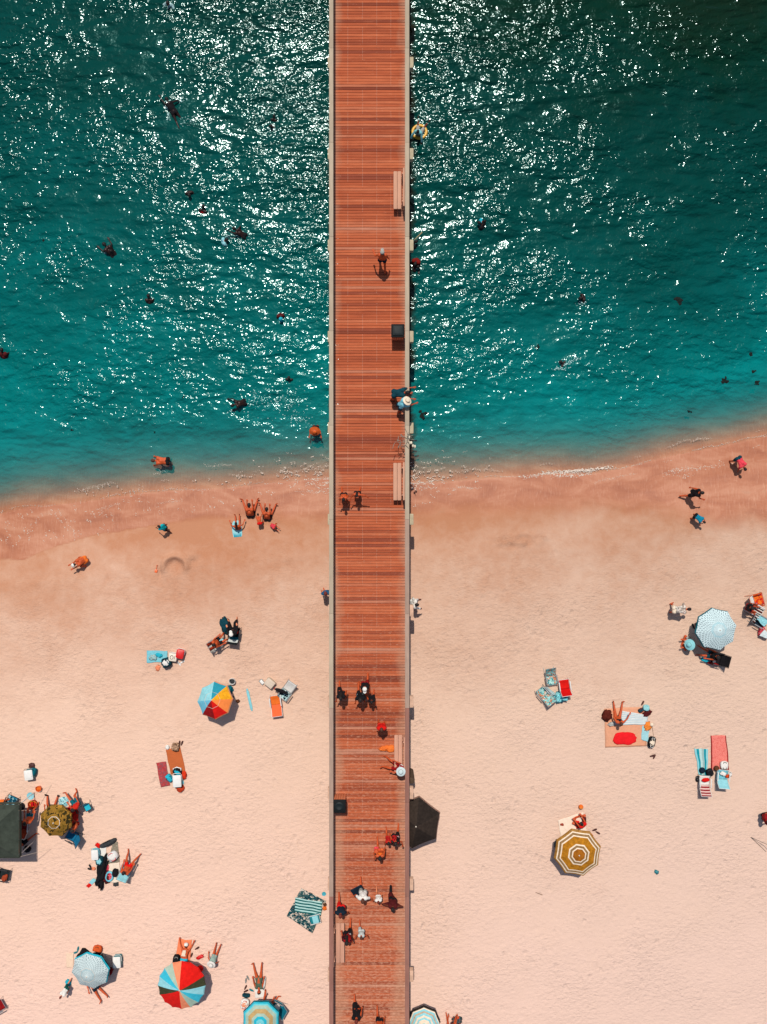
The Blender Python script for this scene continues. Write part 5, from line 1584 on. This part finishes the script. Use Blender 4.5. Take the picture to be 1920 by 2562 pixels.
mb = MB(); mb.box((0, -.10, .0), (.14, .17, .02), b=.008); part("blade", mb, pORANGE, t)
mb = MB(); mb.tube([(0, -.02, .01), (0, .2, .01)], .015, n=6); mb.box((0, .21, .01), (.08, .03, .03), b=.01); part("handle", mb, pORANGE, t)
person("bare-backed man stooping in the shallows with his shadow below", 406, 1153, 272, 'stoop', 0, 1.78, [('trunks', BLACK)], 'b', anchor='c', fat=1.15, tweak=dict(lean=72, L=(14, 8, 20), Rl=(14, 8, 20)))

# bathers on the left
SW = "bathers in the sea"
person("bather in a white-strapped dark swimsuit swimming amid splashes, upper left", 436, 280, 330, 'swim', 4, 1.7, [('suit', BLACK)], 'k', anchor='p', zfix=0.10, group=SW, tweak=dict(A=(160, 12, 10), B=(60, 70, 10)))
person("dark bather up to the chest, upper of the pair left of the pier", 686, 291, 10, 'dip', 4, 1.3, [('trunks', BLACK)], 'k', zfix=0.14, group=SW)
person("dark bather with arms out, lower of the pair left of the pier", 679, 316, 200, 'wade', 4, 1.5, [('trunks', BLACK)], 'k', zfix=0.16, group=SW)
person("dark bather left of the middle-left pair of swimmers", 474, 488, 170, 'dip', 4, 1.7, [('trunks', BLACK)], 'k', zfix=0.20, group=SW)
person("dark bather right of the middle-left pair of swimmers", 509, 517, 20, 'dip', 4, 1.7, [('top', DRED)], 'k', zfix=0.20, group=SW)
person("bather in a light shirt beside a splashing dark swimmer", 567, 600, 70, 'dip', 1, 1.6, [('tee', LBLUE)], 'k', zfix=0.18, group=SW)
person("dark swimmer splashing right of the light-shirted bather", 611, 590, 300, 'swim', 4, 1.6, [('trunks', BLACK)], 'k', anchor='p', zfix=.0, group=SW, tweak=dict(pitch=55))
person("burly dark bather standing chest deep, far left", 262, 612, 320, 'dip', 4, 1.85, [('trunks', BLACK)], 'k', zfix=0.36, group=SW, fat=1.3, tweak=dict(lean=34))
person("second dark bather close against the burly one, far left", 278, 628, 120, 'dip', 4, 1.7, [('trunks', BLACK)], 'k', zfix=0.20, group=SW, fat=1.2)
person("dark round-haired bather alone left of centre", 372, 741, 0, 'dip', 4, 1.7, [('trunks', BLACK)], 'k', zfix=0.24, group=SW, fat=1.2)
person("bather in dark red with a blue cap near the pier", 703, 797, 170, 'dip', 4, 1.65, [('tank', MAROON)], 'k', ('cap', CYAN), zfix=0.22, group=SW)
person("dark bather half cut by the left edge of the sea", 5, 876, 0, 'dip', 4, 1.75, [('tank', MAROON)], 'k', zfix=0.30, group=SW, fat=1.15)
person("slim dark bather above the pale churned water", 723, 945, 5, 'wade', 4, 1.5, [('trunks', BLACK)], 'k', zfix=0.24, group=SW, tweak=dict(A=(30, 20, 20), B=(30, 20, 20)))
person("dark bather bending with one arm curved, waist deep", 583, 1014, 250, 'dip', 4, 1.7, [('trunks', BLACK)], 'k', zfix=.40, group=SW, tweak=dict(lean=40, curl=20, A=(20, 6, 50), B=(40, 40, 20)))
person("wader in an orange hat nearest the pier in the shallows", 788, 1079, 180, 'dip', 1, 1.65, [('tank', BLACK)], 'k', ('wide', fabric((236, 110, 50))), zfix=0.77, group=SW, tweak=dict(lean=10))
person("bather in a pale shirt cut by the top edge of the photo", 420, 8, 200, 'wade', 1, 1.7, [('tee', fabric((170, 206, 206)))], 'k', zfix=0.24, group=SW)

# ------------------------------------------------------------------ bathers right of the pier
person("swimmer in a light blue shirt lounging in the yellow float ring", 1049, 331, 20, 'sitback', 2, 1.6, [('shirt', fabric((130, 200, 206))), ('shorts', GREY)], 'k', anchor='p', zfix=0.10, group=SW)
t = thing("swim_ring", "yellow float ring around the swimmer beside the pier", "float", at(1050, 330, .03), 0)
mb = MB(); mb.tube([(.36 * math.cos(a), .34 * math.sin(a), .0) for a in [2 * math.pi * i / 28 for i in range(28)]], .075, n=10, closed=True); part("ring", mb, pYEL, t, 180)
person("dark bather beside the pier cap beam holding a pale rod", 1041, 605, 60, 'dip', 4, 1.7, [('tank', BLACK)], 'k', zfix=0.24, group=SW)
mb = MB(); mb.tube([(-.18, -.14, .05), (.12, .12, .16), (.22, .22, .18)], [.018, .024, .03], n=6)
solo("paddle_stick", mb, plastic((196, 170, 120), .6), "pale stick held by the dark bather beside the cap beam", "stick", at(1046, 594, .1), 0)
person("dark bather with red shoulders right beside the pier", 1039, 661, 200, 'dip', 4, 1.75, [('tank', fabric((130, 24, 16)))], 'k', zfix=0.34, group=SW, fat=1.25)
person("second bather close behind the one with red shoulders", 1046, 668, 90, 'dip', 4, 1.65, [('trunks', BLACK)], 'k', zfix=0.20, group=SW)
person("dark bather, left of the pair in the open water right of the pier", 1200, 558, 300, 'dip', 4, 1.7, [('tank', BLACK)], 'k', zfix=0.22, group=SW)
person("bather in a blue top, right of the pair right of the pier", 1212, 554, 90, 'dip', 1, 1.5, [('tee', CYAN)], 'k', zfix=0.14, group=SW)
person("lone dark bather trailing glints, middle of the right water", 1453, 746, 250, 'dip', 4, 1.7, [('trunks', BLACK)], 'k', zfix=0.22, group=SW)
person("dark-headed bather ringed by a white splash, right water", 1404, 906, 300, 'dip', 4, 1.6, [('trunks', BLACK)], 'k', zfix=0.10, group=SW)
# ------------------------------------------------------------------ strollers on the right shore
person("person in a pink-red shirt bending at the water's edge, far right", 1864, 1173, 150, 'bend', 1, 1.55, [('tee', PINK), ('shorts', DTEAL)], 'k')
person("walker in black heading right along the wet sand", 1757, 1233, 90, 'walk', 0, 1.76, [('tank', BLACK), ('shorts', BLACK)], 'k', tweak=dict(lean=14, A=(-40, 14, 20), B=(30, 20, 30)))
person("child in a blue shirt stooping on the right sand below the walker", 1762, 1306, 130, 'stoop', 0, 1.25, [('tee', fabric((10, 130, 160))), ('shorts', BLACK)], 'k')
person("person in white clothes beside the pier on the right sand", 1044, 1513, 95, 'walk', 2, 1.7, [('shirt', WHITE), ('pants', WHITE)], 'k', tweak=dict(lean=16))
person("person in blue half hidden under the pier's left rail", 815, 1484, 350, 'stand', 0, 1.72, [('tee', fabric((20, 90, 130))), ('shorts', BLACK)], 'r')

# ------------------------------------------------------------------ right beach, pale blue umbrella group
person("person in light patterned clothes bending forward left of the pale blue umbrella", 1724, 1524, 85, 'bend', 0, 1.7, [('shirt', mottled("blouse", ((226, 206, 190), (176, 60, 40), (236, 226, 214), (150, 140, 130)), 9.0)), ('shorts', CREAM)], 'k', tweak=dict(lean=62))
flipflop("black flip-flop beside the pale blue umbrella, left of its pair", 1735, 1567, -24, pBLACK, None, .32)
flipflop("black flip-flop beside the pale blue umbrella, right of its pair", 1744, 1566, -16, pBLACK, None, .32)
heap("dark_sandals", "brown sandals peeking from the top left of the pale blue umbrella", "sandals", 1763, 1541, 0, .14, .12, .09, pBROWN)
person("person in a huge light blue hat sitting in the umbrella's shadow", 1726, 1613, 270, 'cross', 0, 1.66, [('tee', TEAL), ('shorts', GREY)], 'k', ('wide', fabric((150, 220, 226), .05)))
chair("black round-backed chair at the foot of the pale blue umbrella", 1792, 1647, 285, BLACK, mDARK, BLACK, 34, w=.62)
person("person in black reclining in the chair below the pale blue umbrella", 1796, 1644, 285, 'chair', 0, 1.7, [('tank', BLACK), ('trunks', DTEAL)], 'k', lift=.05)
heap("crumpled_cloth", "teal cloth beside the reclining person in black", "cloth", 1765, 1650, 20, .22, .13, .09, CYAN)
mb = MB(); mb.box((0, 0, .02), (.14, .10, .04), b=.01); solo("phone_box", mb, cm("card", (246, 226, 204), .8, .05, 6, .1, .1), "small cream box on the black chair's armrest", "box", at(1787, 1655, None, .48), hd(-20))
heap("folded_towel", "red towel hanging at the black chair's lower side", "towel", 1781, 1659, 15, .30, .06, .08, DRED, lift=.2)
# right edge cluster
chair("wooden armed chair with a white and patchwork towel, right edge", 1898, 1500, 75, MULTI, wood("teak", (206, 84, 36), (30, 30, 2), .15), WHITE, 40, w=.62)
person("person in dark red reclining low at the right edge", 1884, 1522, 105, 'chair', 1, 1.7, [('tank', BLACK), ('trunks', DRED)], 'k', lift=.04)
chair("black and white striped chair under the dark red sitter, right edge", 1896, 1530, 120, STRIPE_BW, mWHITE, BLACK, 40)
cloth("beach_towel", "rumpled pale blue-white towel over a chair at the right edge", "towel", ((1884, 1546), (1898, 1536), (1916, 1556), (1902, 1566)), LBLUE, .10, .34, thick=.02)
chair("dark chair beneath the rumpled pale towel, right edge", 1904, 1556, 120, NAVY, mGREY, STRIPE_BW, 40)
cloth("beach_towel", "pale blue-white pointed cloth below the rumpled towel, right edge", "towel", ((1906, 1572), (1920, 1588), (1914, 1596), (1894, 1588)), fabric((214, 226, 226), .05), .06, .30, thick=.02)
heap("pink_bag", "pink printed bag left of the pointed cloth at the right edge", "bag", 1902, 1577, 20, .12, .26, .16, PINKPATT, lift=.1)
person("dark-clothed person cut by the right edge, lower right beach", 1924, 2056, 80, 'chair', 1, 1.72, [('tee', DRED), ('shorts', BLACK)], 'k')
mb = MB(); mb.tube([(-.55, .2, .02), (.1, 0, .5), (.35, -.1, .9)], .012, n=5); mb.tube([(-.55, .2, .02), (.25, -.55, .02)], .010, n=5)
solo("umbrella_frame", mb, mDARK, "thin dark bent pole frame at the right edge below the sitter", "pole", at(1905, 2104), 0)

# floral chairs and red chair
chair("floral chair standing behind the other, nearest the red chair", 1380, 1702, 170, FLORAL, mGREY, FLORAL, 44, bl=.68)
chair("floral chair in front with a white cloth across it", 1358, 1732, 320, FLORAL, mGREY, FLORAL, 44, bl=.62)
cloth("beach_towel", "white pleated cloth across the front floral chair", "towel", ((1356, 1716), (1366, 1716), (1390, 1733), (1376, 1738)), stripes("pleat", ((226, 232, 228), (120, 170, 172)), 4, 0), .06, .34)
heap("crumpled_cloth", "bright cyan crumpled towel between the floral chairs", "towel", 1402, 1742, -30, .36, .26, .3, mottled("cyan_towel", ((60, 190, 206), (10, 120, 140), (150, 226, 232)), 12.0), noise=.6)
chair("bright red chair with white frame beside the floral chairs", 1412, 1712, 352, RED, mWHITE, fabric((214, 10, 10), .06), 30, w=.54)

# salmon blanket group
cloth("beach_blanket", "large salmon blanket with the red towel on it", "blanket", ((1512, 1773), (1612, 1768), (1618, 1867), (1514, 1869)), fabric((232, 166, 130), .05), .02)
cloth("beach_towel", "white ribbed towel on the salmon blanket", "towel", ((1556, 1777), (1622, 1789), (1618, 1811), (1553, 1813)), STRIPE_WHITE, .025, .035)
person("sunbather with auburn hair sitting on the white ribbed towel's end", 1546, 1796, 2, 'sit', 0, 1.72, [('top', BLACK), ('bottom', BLACK)], 'b', anchor='p', lift=.03, tweak=dict(lean=-18, curl=6, head=6, L=(88, 10, 8), Rl=(88, 12, 8), A=(50, 20, 60), B=(60, 50, 30)))
heap("auburn_bag", "dark auburn furry bag left of the sunbather on the salmon blanket", "bag", 1518, 1789, 15, .24, .28, .2, fabric((92, 30, 18)), noise=.35, lift=.02)
heap("folded_towel", "grey striped folded towel under the sunbather's back", "towel", 1537, 1808, -20, .34, .10, .12, stripes("grey_fold", ((196, 196, 190), (110, 110, 108)), 6, 0), lift=.03)
heap("beach_towel", "bright red half-round towel on the salmon blanket", "towel", 1564, 1847, -3, .60, .33, .05, fabric((240, 30, 36), .08), noise=.18, lift=.02, p=.75)
cloth("beach_towel", "light blue towel at the salmon blanket's right edge", "towel", ((1607, 1815), (1624, 1820), (1622, 1856), (1604, 1850)), fabric((166, 216, 222), .06), .03, .03)
heap("beach_toy", "orange starfish-like cloth above the light blue towel", "cloth", 1620, 1817, 30, .17, .22, .07, fabric((244, 140, 56)), noise=.7, lift=.04)
ball("small cream ball right of the orange cloth", 1631, 1813, .10, [CREAM])
bag("black and white backpack at the salmon blanket's lower right corner", 1632, 1857, 12, .36, .58, .3, BLACK, WHITE, extra=CREAM)
bag("light blue straw bag at the upper right corner of the salmon blanket", 1618, 1771, 0, .32, .3, .22, fabric((160, 220, 222), .06), LBLUE)
heap("crumpled_cloth", "maroon and white cloth below the light blue straw bag", "cloth", 1619, 1784, -35, .22, .14, .1, MAROON)
bag("dark green and red bag left of the light blue straw bag", 1605, 1777, -25, .32, .2, .16, DTEAL, DRED)
flipflop("dark flip-flop standing alone above the salmon blanket", 1608, 1759, 30, pBROWN)
flipflop("dark flip-flop below the backpack, left of its pair", 1632, 1891, 75, pBROWN)
flipflop("dark flip-flop below the backpack, right of its pair", 1637, 1893, 25, pBROWN)
mb = MB(); mb.tube([(-.05, .3, .02), (.05, -.3, .02)], .008, n=5); solo("twig", mb, cm("twig_wood", (110, 80, 60), .8, .1, 6, .1, .1), "thin twig right of the light blue towel", "twig", at(1633, 1826), 0)

# red towel group
cloth("beach_towel", "long coral red towel with dark red edges", "towel", ((1778, 1840), (1817, 1839), (1824, 1927), (1779, 1926)), None, .02, mats=[mottled("coral", ((232, 120, 108), (226, 106, 96), (240, 138, 124)), 26.0), DRED], pick=lambda u, v: 1 if u < .06 or u > .94 else 0)
cloth("beach_towel", "teal banded towel left of the long coral red towel", "towel", ((1737, 1872), (1772, 1874), (1770, 1940), (1748, 1938)), STRIPE_TB, .03)
mb = MB(); mb.lathe([(0, .13), (.1, .12), (.12, .05), (.16, .03), (.17, .02), (.1, .03), (0, .03)], 20)
solo("sun_hat", mb, NAVY, "dark blue hat on the foot of the teal banded towel", "hat", at(1756, 1927) + Vector((0, 0, .03)), 0)
bag("black backpack between the two towels", 1777, 1933, -20, .36, .38, .26, BLACK, DGREY)
bag("dark green pouch below the black backpack", 1773, 1944, 20, .22, .2, .12, fabric((20, 60, 56)), BLACK)
ball("brown ball at the foot of the long coral red towel", 1793, 1922, .14, [BROWN, fabric((120, 70, 36))], lift=.02)
bag("round white bag with dark handle on the coral red towel", 1813, 1915, 0, .40, .42, .24, WHITE, BLACK)
chair("light blue chair holding cans and a towel at the coral red towel", 1808, 1938, 5, fabric((120, 196, 210)), mWHITE, fabric((150, 214, 222), .06), 40, w=.58)
heap("snack_bag", "orange-red snack bag on the light blue chair", "snack", 1816, 1938, 0, .12, .08, .07, fabric((230, 80, 24)), lift=.26)
heap("folded_towel", "small white cloth on the light blue chair", "cloth", 1805, 1932, 20, .15, .10, .08, WHITE, lift=.26)
bag("small white purse right of the light blue chair", 1827, 1937, 0, .2, .24, .16, WHITE, BROWN)
chair("white framed chair with red and white striped back at the teal banded towel", 1763, 1953, 2, WHITE, mWHITE, STRIPE_RW, 50, bl=.62)
heap("folded_towel", "bright red pillow on the red and white striped chair", "pillow", 1761, 1947, -5, .20, .10, .07, RED, lift=.28, noise=.2)
heap("dark_sandals", "dark sandals left of the red and white striped chair", "sandals", 1746, 1948, 0, .12, .14, .1, pBLACK)

# gold umbrella group
cloth("beach_blanket", "cream blanket under the top of the golden umbrella", "blanket", ((1396, 2052), (1459, 2031), (1470, 2084), (1402, 2094)), fabric((252, 228, 206), .05), .02)
person("person in a red top sitting on the cream blanket at the golden umbrella", 1456, 2061, 325, 'cross', 0, 1.68, [('tank', RED), ('shorts', MAROON)], 'k')
heap("crumpled_cloth", "bright red cloth left of the person in the red top", "cloth", 1445, 2062, 0, .12, .2, .1, RED)
heap("dark_pouch", "tiny red-brown pouch alone on the cream blanket", "pouch", 1406, 2062, 10, .09, .06, .05, fabric((170, 70, 50)), lift=.03)
ball("orange ball above the cream blanket", 1454, 2019, .125, [ORANGE, fabric((250, 150, 70))])
flipflop("dark flip-flop right of the cream blanket, upper of its pair", 1488, 2076, 70, pBROWN)
flipflop("dark flip-flop right of the cream blanket, lower of its pair", 1496, 2083, 120, pBROWN)
bag("dark teal bag at the left side of the golden umbrella", 1398, 2113, 20, .36, .5, .34, DTEAL, BLACK)
heap("crumpled_cloth", "salmon cloth at the golden umbrella's upper right edge", "cloth", 1476, 2091, -20, .16, .1, .06, SALMON)
heap("beach_toy", "tiny teal toy alone on the sand right of the golden umbrella", "toy", 1643, 2181, 40, .12, .09, .08, pTEAL, noise=.5)
mb = MB(); mb.tube([(-.18, .08, .02), (.18, -.06, .02)], .012, n=5); solo("twig", mb, cm("twig_wood", (110, 80, 60), .8, .1, 6, .1, .1), "dark twig alone on the sand left of the golden umbrella", "twig", at(1349, 2236), 0)
person("sunburnt person lying at the bottom edge right of the pier umbrella", 1126, 2572, 10, 'knees', 0, 1.7, [('trunks', ORANGE)], 'r', anchor='p')
heap("dark_clothes", "dark and orange clothes at the bottom edge beside the lying person", "clothes", 1144, 2552, 20, .26, .2, .14, mottled("clothes", ((206, 60, 24), (30, 40, 44), (70, 90, 92)), 10.0))
heap("dark_clothes", "dark bundle between pier and bottom ringed umbrella", "clothes", 1029, 2538, 0, .14, .2, .2, NAVY)
mb = MB(); mb.lathe([(.06, 0), (.16, .1), (.17, 1.62), (.15, 1.72), (.08, 1.74), (0, 1.74)], 18)
solo("timber_bollard", mb, pile_m, "round dark timber post beside the pier's right rail", "post", at(1030, 1953, None, 1.7) - Vector((0, 0, 1.7)), 0)

# ------------------------------------------------------------------ people on the pier
PZ = dict(z=DECK)
person("bare-chested man in navy trunks and grey cap walking out along the pier", 957, 632, 0, 'walk', 0, 1.80, [('trunks', NAVY)], 'k', ('cap', GREY), fat=1.15, tweak=dict(A=(10, 34, 60), B=(-10, 16, 20)), **PZ)
person("person in dark teal leaning on the right rail and looking at the sea", 1020, 982, 90, 'rail', 1, 1.74, [('tee', DTEAL), ('shorts', DTEAL)], 'k', fat=1.15, **PZ)
person("person in a straw hat and light blue shirt leaning on the rail", 1019, 1003, 62, 'rail', 1, 1.66, [('tee', fabric((130, 206, 222), .06)), ('shorts', NAVY)], 'k', ('sun', CREAM), tweak=dict(lean=26), **PZ)
person("bare-chested boy with white waistband running beside the girl", 860, 1250, 178, 'walk', 0, 1.50, [('trunks', BLACK)], 'k', tweak=dict(lean=20), **PZ)
person("girl with one arm stretched out to the right, beside the boy", 893, 1240, 184, 'walk2', 0, 1.40, [('top', TEAL), ('shorts', BLACK)], 'k', tweak=dict(A=(20, 82, 6), B=(30, 30, 30), lean=10), long=True, **PZ)
person("woman in a black dress, leftmost of the group of four", 853, 1748, 180, 'walk', 0, 1.68, [('dress', BLACK)], 'k', tweak=dict(lean=8), long=True, **PZ)
person("person in black and red with a white cap, rear of the group of four", 913, 1724, 180, 'walk2', 0, 1.70, [('tank', BLACK), ('shorts', DRED)], 'k', ('cap', WHITE), **PZ)
person("person in black with pale sleeves, middle of the group of four", 902, 1752, 180, 'walk', 0, 1.76, [('tee', mottled("sleeves", ((24, 24, 28), (150, 186, 196), (24, 24, 28), (24, 24, 28)), 4.0)), ('shorts', BLACK)], 'k', fat=1.1, **PZ)
person("small child in black, rightmost of the group of four", 930, 1757, 180, 'walk2', 0, 1.38, [('tank', BLACK), ('shorts', BLACK)], 'k', **PZ)
person("person in a bright red shirt walking alone on the pier", 955, 1826, 180, 'stand', 0, 1.66, [('tee', RED), ('shorts', fabric((214, 50, 24)))], 'b', fat=1.1, **PZ)
bag("bright orange carrier bag on the deck in front of the right bench", 978, 1873, 80, .36, .42, .34, fabric((244, 126, 52), .1), ORANGE, z=DECK)
heap("crumpled_cloth", "limp orange cloth spilling left from the orange carrier bag", "cloth", 962, 1872, 80, .12, .26, .09, fabric((240, 120, 50)), z=DECK)
person("person in red and white sitting on the bench under a wide pale hat", 1003, 1930, 286, 'bench', 0, 1.72, [('tee', mottled("red_white_shirt", ((236, 230, 222), (170, 20, 26), (150, 16, 22)), 7.0)), ('shorts', DRED)], 'k', ('sun', fabric((206, 222, 222), .06)), tweak=dict(L=(86, 14, 30), Rl=(80, 8, 34), lean=-16), **PZ)
person("woman in an orange top with a child on her arm", 951, 2148, 180, 'walk', 0, 1.68, [('top', ORANGE), ('shorts', fabric((230, 110, 60)))], 'k', **PZ)
person("dark-haired toddler carried by the woman in the orange top", 942, 2139, 180, 'knees', 0, .86, [('trunks', PINK)], 'k', lift=.72, **PZ)
person("woman in black with a white collar walking beside the child", 990, 2112, 184, 'walk2', 0, 1.68, [('tank', mottled("collar", ((24, 22, 24), (236, 226, 220), (190, 30, 30), (24, 22, 24)), 5.0)), ('shorts', BLACK)], 'k', fat=1.05, tweak=dict(A=(20, 30, 40)), **PZ)
person("girl in red striped swimwear before the woman in black", 973, 2111, 178, 'walk', 0, 1.36, [('suit', stripes("suit", ((200, 30, 30), (236, 226, 220)), 6, 1))], 'k', **PZ)
person("woman in a navy and red top walking nearest the left rail", 852, 2292, 180, 'walk', 0, 1.70, [('tee', NAVY), ('shorts', RED)], 'r', fat=1.1, tweak=dict(A=(10, 22, 30), B=(10, 22, 30)), **PZ)
person("man in a white shirt carrying a dark board under his arm", 908, 2255, 180, 'walk', 0, 1.78, [('tee', WHITE), ('trunks', GREY)], 'b', tweak=dict(A=(20, 40, 30), B=(-10, 34, 40)), **PZ)
c = at(896, 2229, DECK + .62)
t = thing("bodyboard", "dark navy board carried by the man in the white shirt", "bodyboard", c, hd(62))
mb = MB(); mb.box((0, 0, 0), (.52, .60, .05), b=.024, M=Matrix.Rotation(R(22), 4, 'Y')); bd = part("board", mb, NAVY, t)
mb = MB(); mb.tube([(.22, -.2, .0), (.34, -.1, -.08), (.3, .15, -.1), (.2, .2, -.02)], .008, n=5); part("leash", mb, BLACK, bd)
person("child in a white shirt walking between the man and the robed woman", 947, 2258, 180, 'walk', 3, 1.18, [('tee', WHITE), ('bottom', WHITE)], 'r', **PZ)
person("woman in a flaring dark maroon robe near the right rail", 983, 2276, 185, 'walk', 2, 1.70, [('poncho', MAROON), ('pants', BLACK)], 'k', tweak=dict(A=(10, 46, 20), B=(10, 52, 10), lean=8), **PZ)
person("woman in black, white and red beside the left bench", 868, 2360, 180, 'walk2', 0, 1.72, [('tee', mottled("top_print", ((24, 22, 26), (236, 226, 220), (24, 22, 26), (150, 20, 24)), 6.0)), ('shorts', BLACK)], 'k', fat=1.1, long=True, **PZ)
person("girl in a pale grey dress walking beside the woman at the bench", 904, 2347, 180, 'walk', 0, 1.26, [('tank', fabric((206, 214, 210))), ('shorts', fabric((206, 214, 210)))], 'b', tweak=dict(A=(20, 40, 40), B=(20, 34, 50)), **PZ)
person("woman in a black dress at the very bottom of the pier", 892, 2556, 180, 'walk', 0, 1.70, [('dress', BLACK)], 'r', **PZ)
person("sunburnt person at the bottom edge near the pier's middle", 950, 2580, 180, 'walk', 0, 1.6, [('trunks', BLACK)], 'r', **PZ)
# tangled net over the rail
t = thing("fishing_net", "tangled grey fishing net with pale floats hung over the right rail", "net", at(1014, 1103, DECK + .9), 0)
mb = MB(); net_m = cm("net_cord", (150, 146, 132), .9, .2, 20, .3, .1)
for k in range(26):
    a = Vector((random.gauss(0, .22), random.gauss(0, .25), random.uniform(-.25, .3))); d = Vector((random.gauss(0, .25), random.gauss(0, .25), random.gauss(0, .12)))
    mb.tube([a, a + d * .5 + Vector((random.gauss(0, .06), random.gauss(0, .06), .05)), a + d], .014, n=5)
part("net", mb, net_m, t)
mb = MB()
for k in range(7): mb.ellip((random.uniform(.1, .5), random.uniform(-.3, .2), random.uniform(-.1, .2)), (.05, .08, .05), nu=10, nv=7)
part("floats", mb, plastic((236, 226, 200), .5), t)

finish_people()
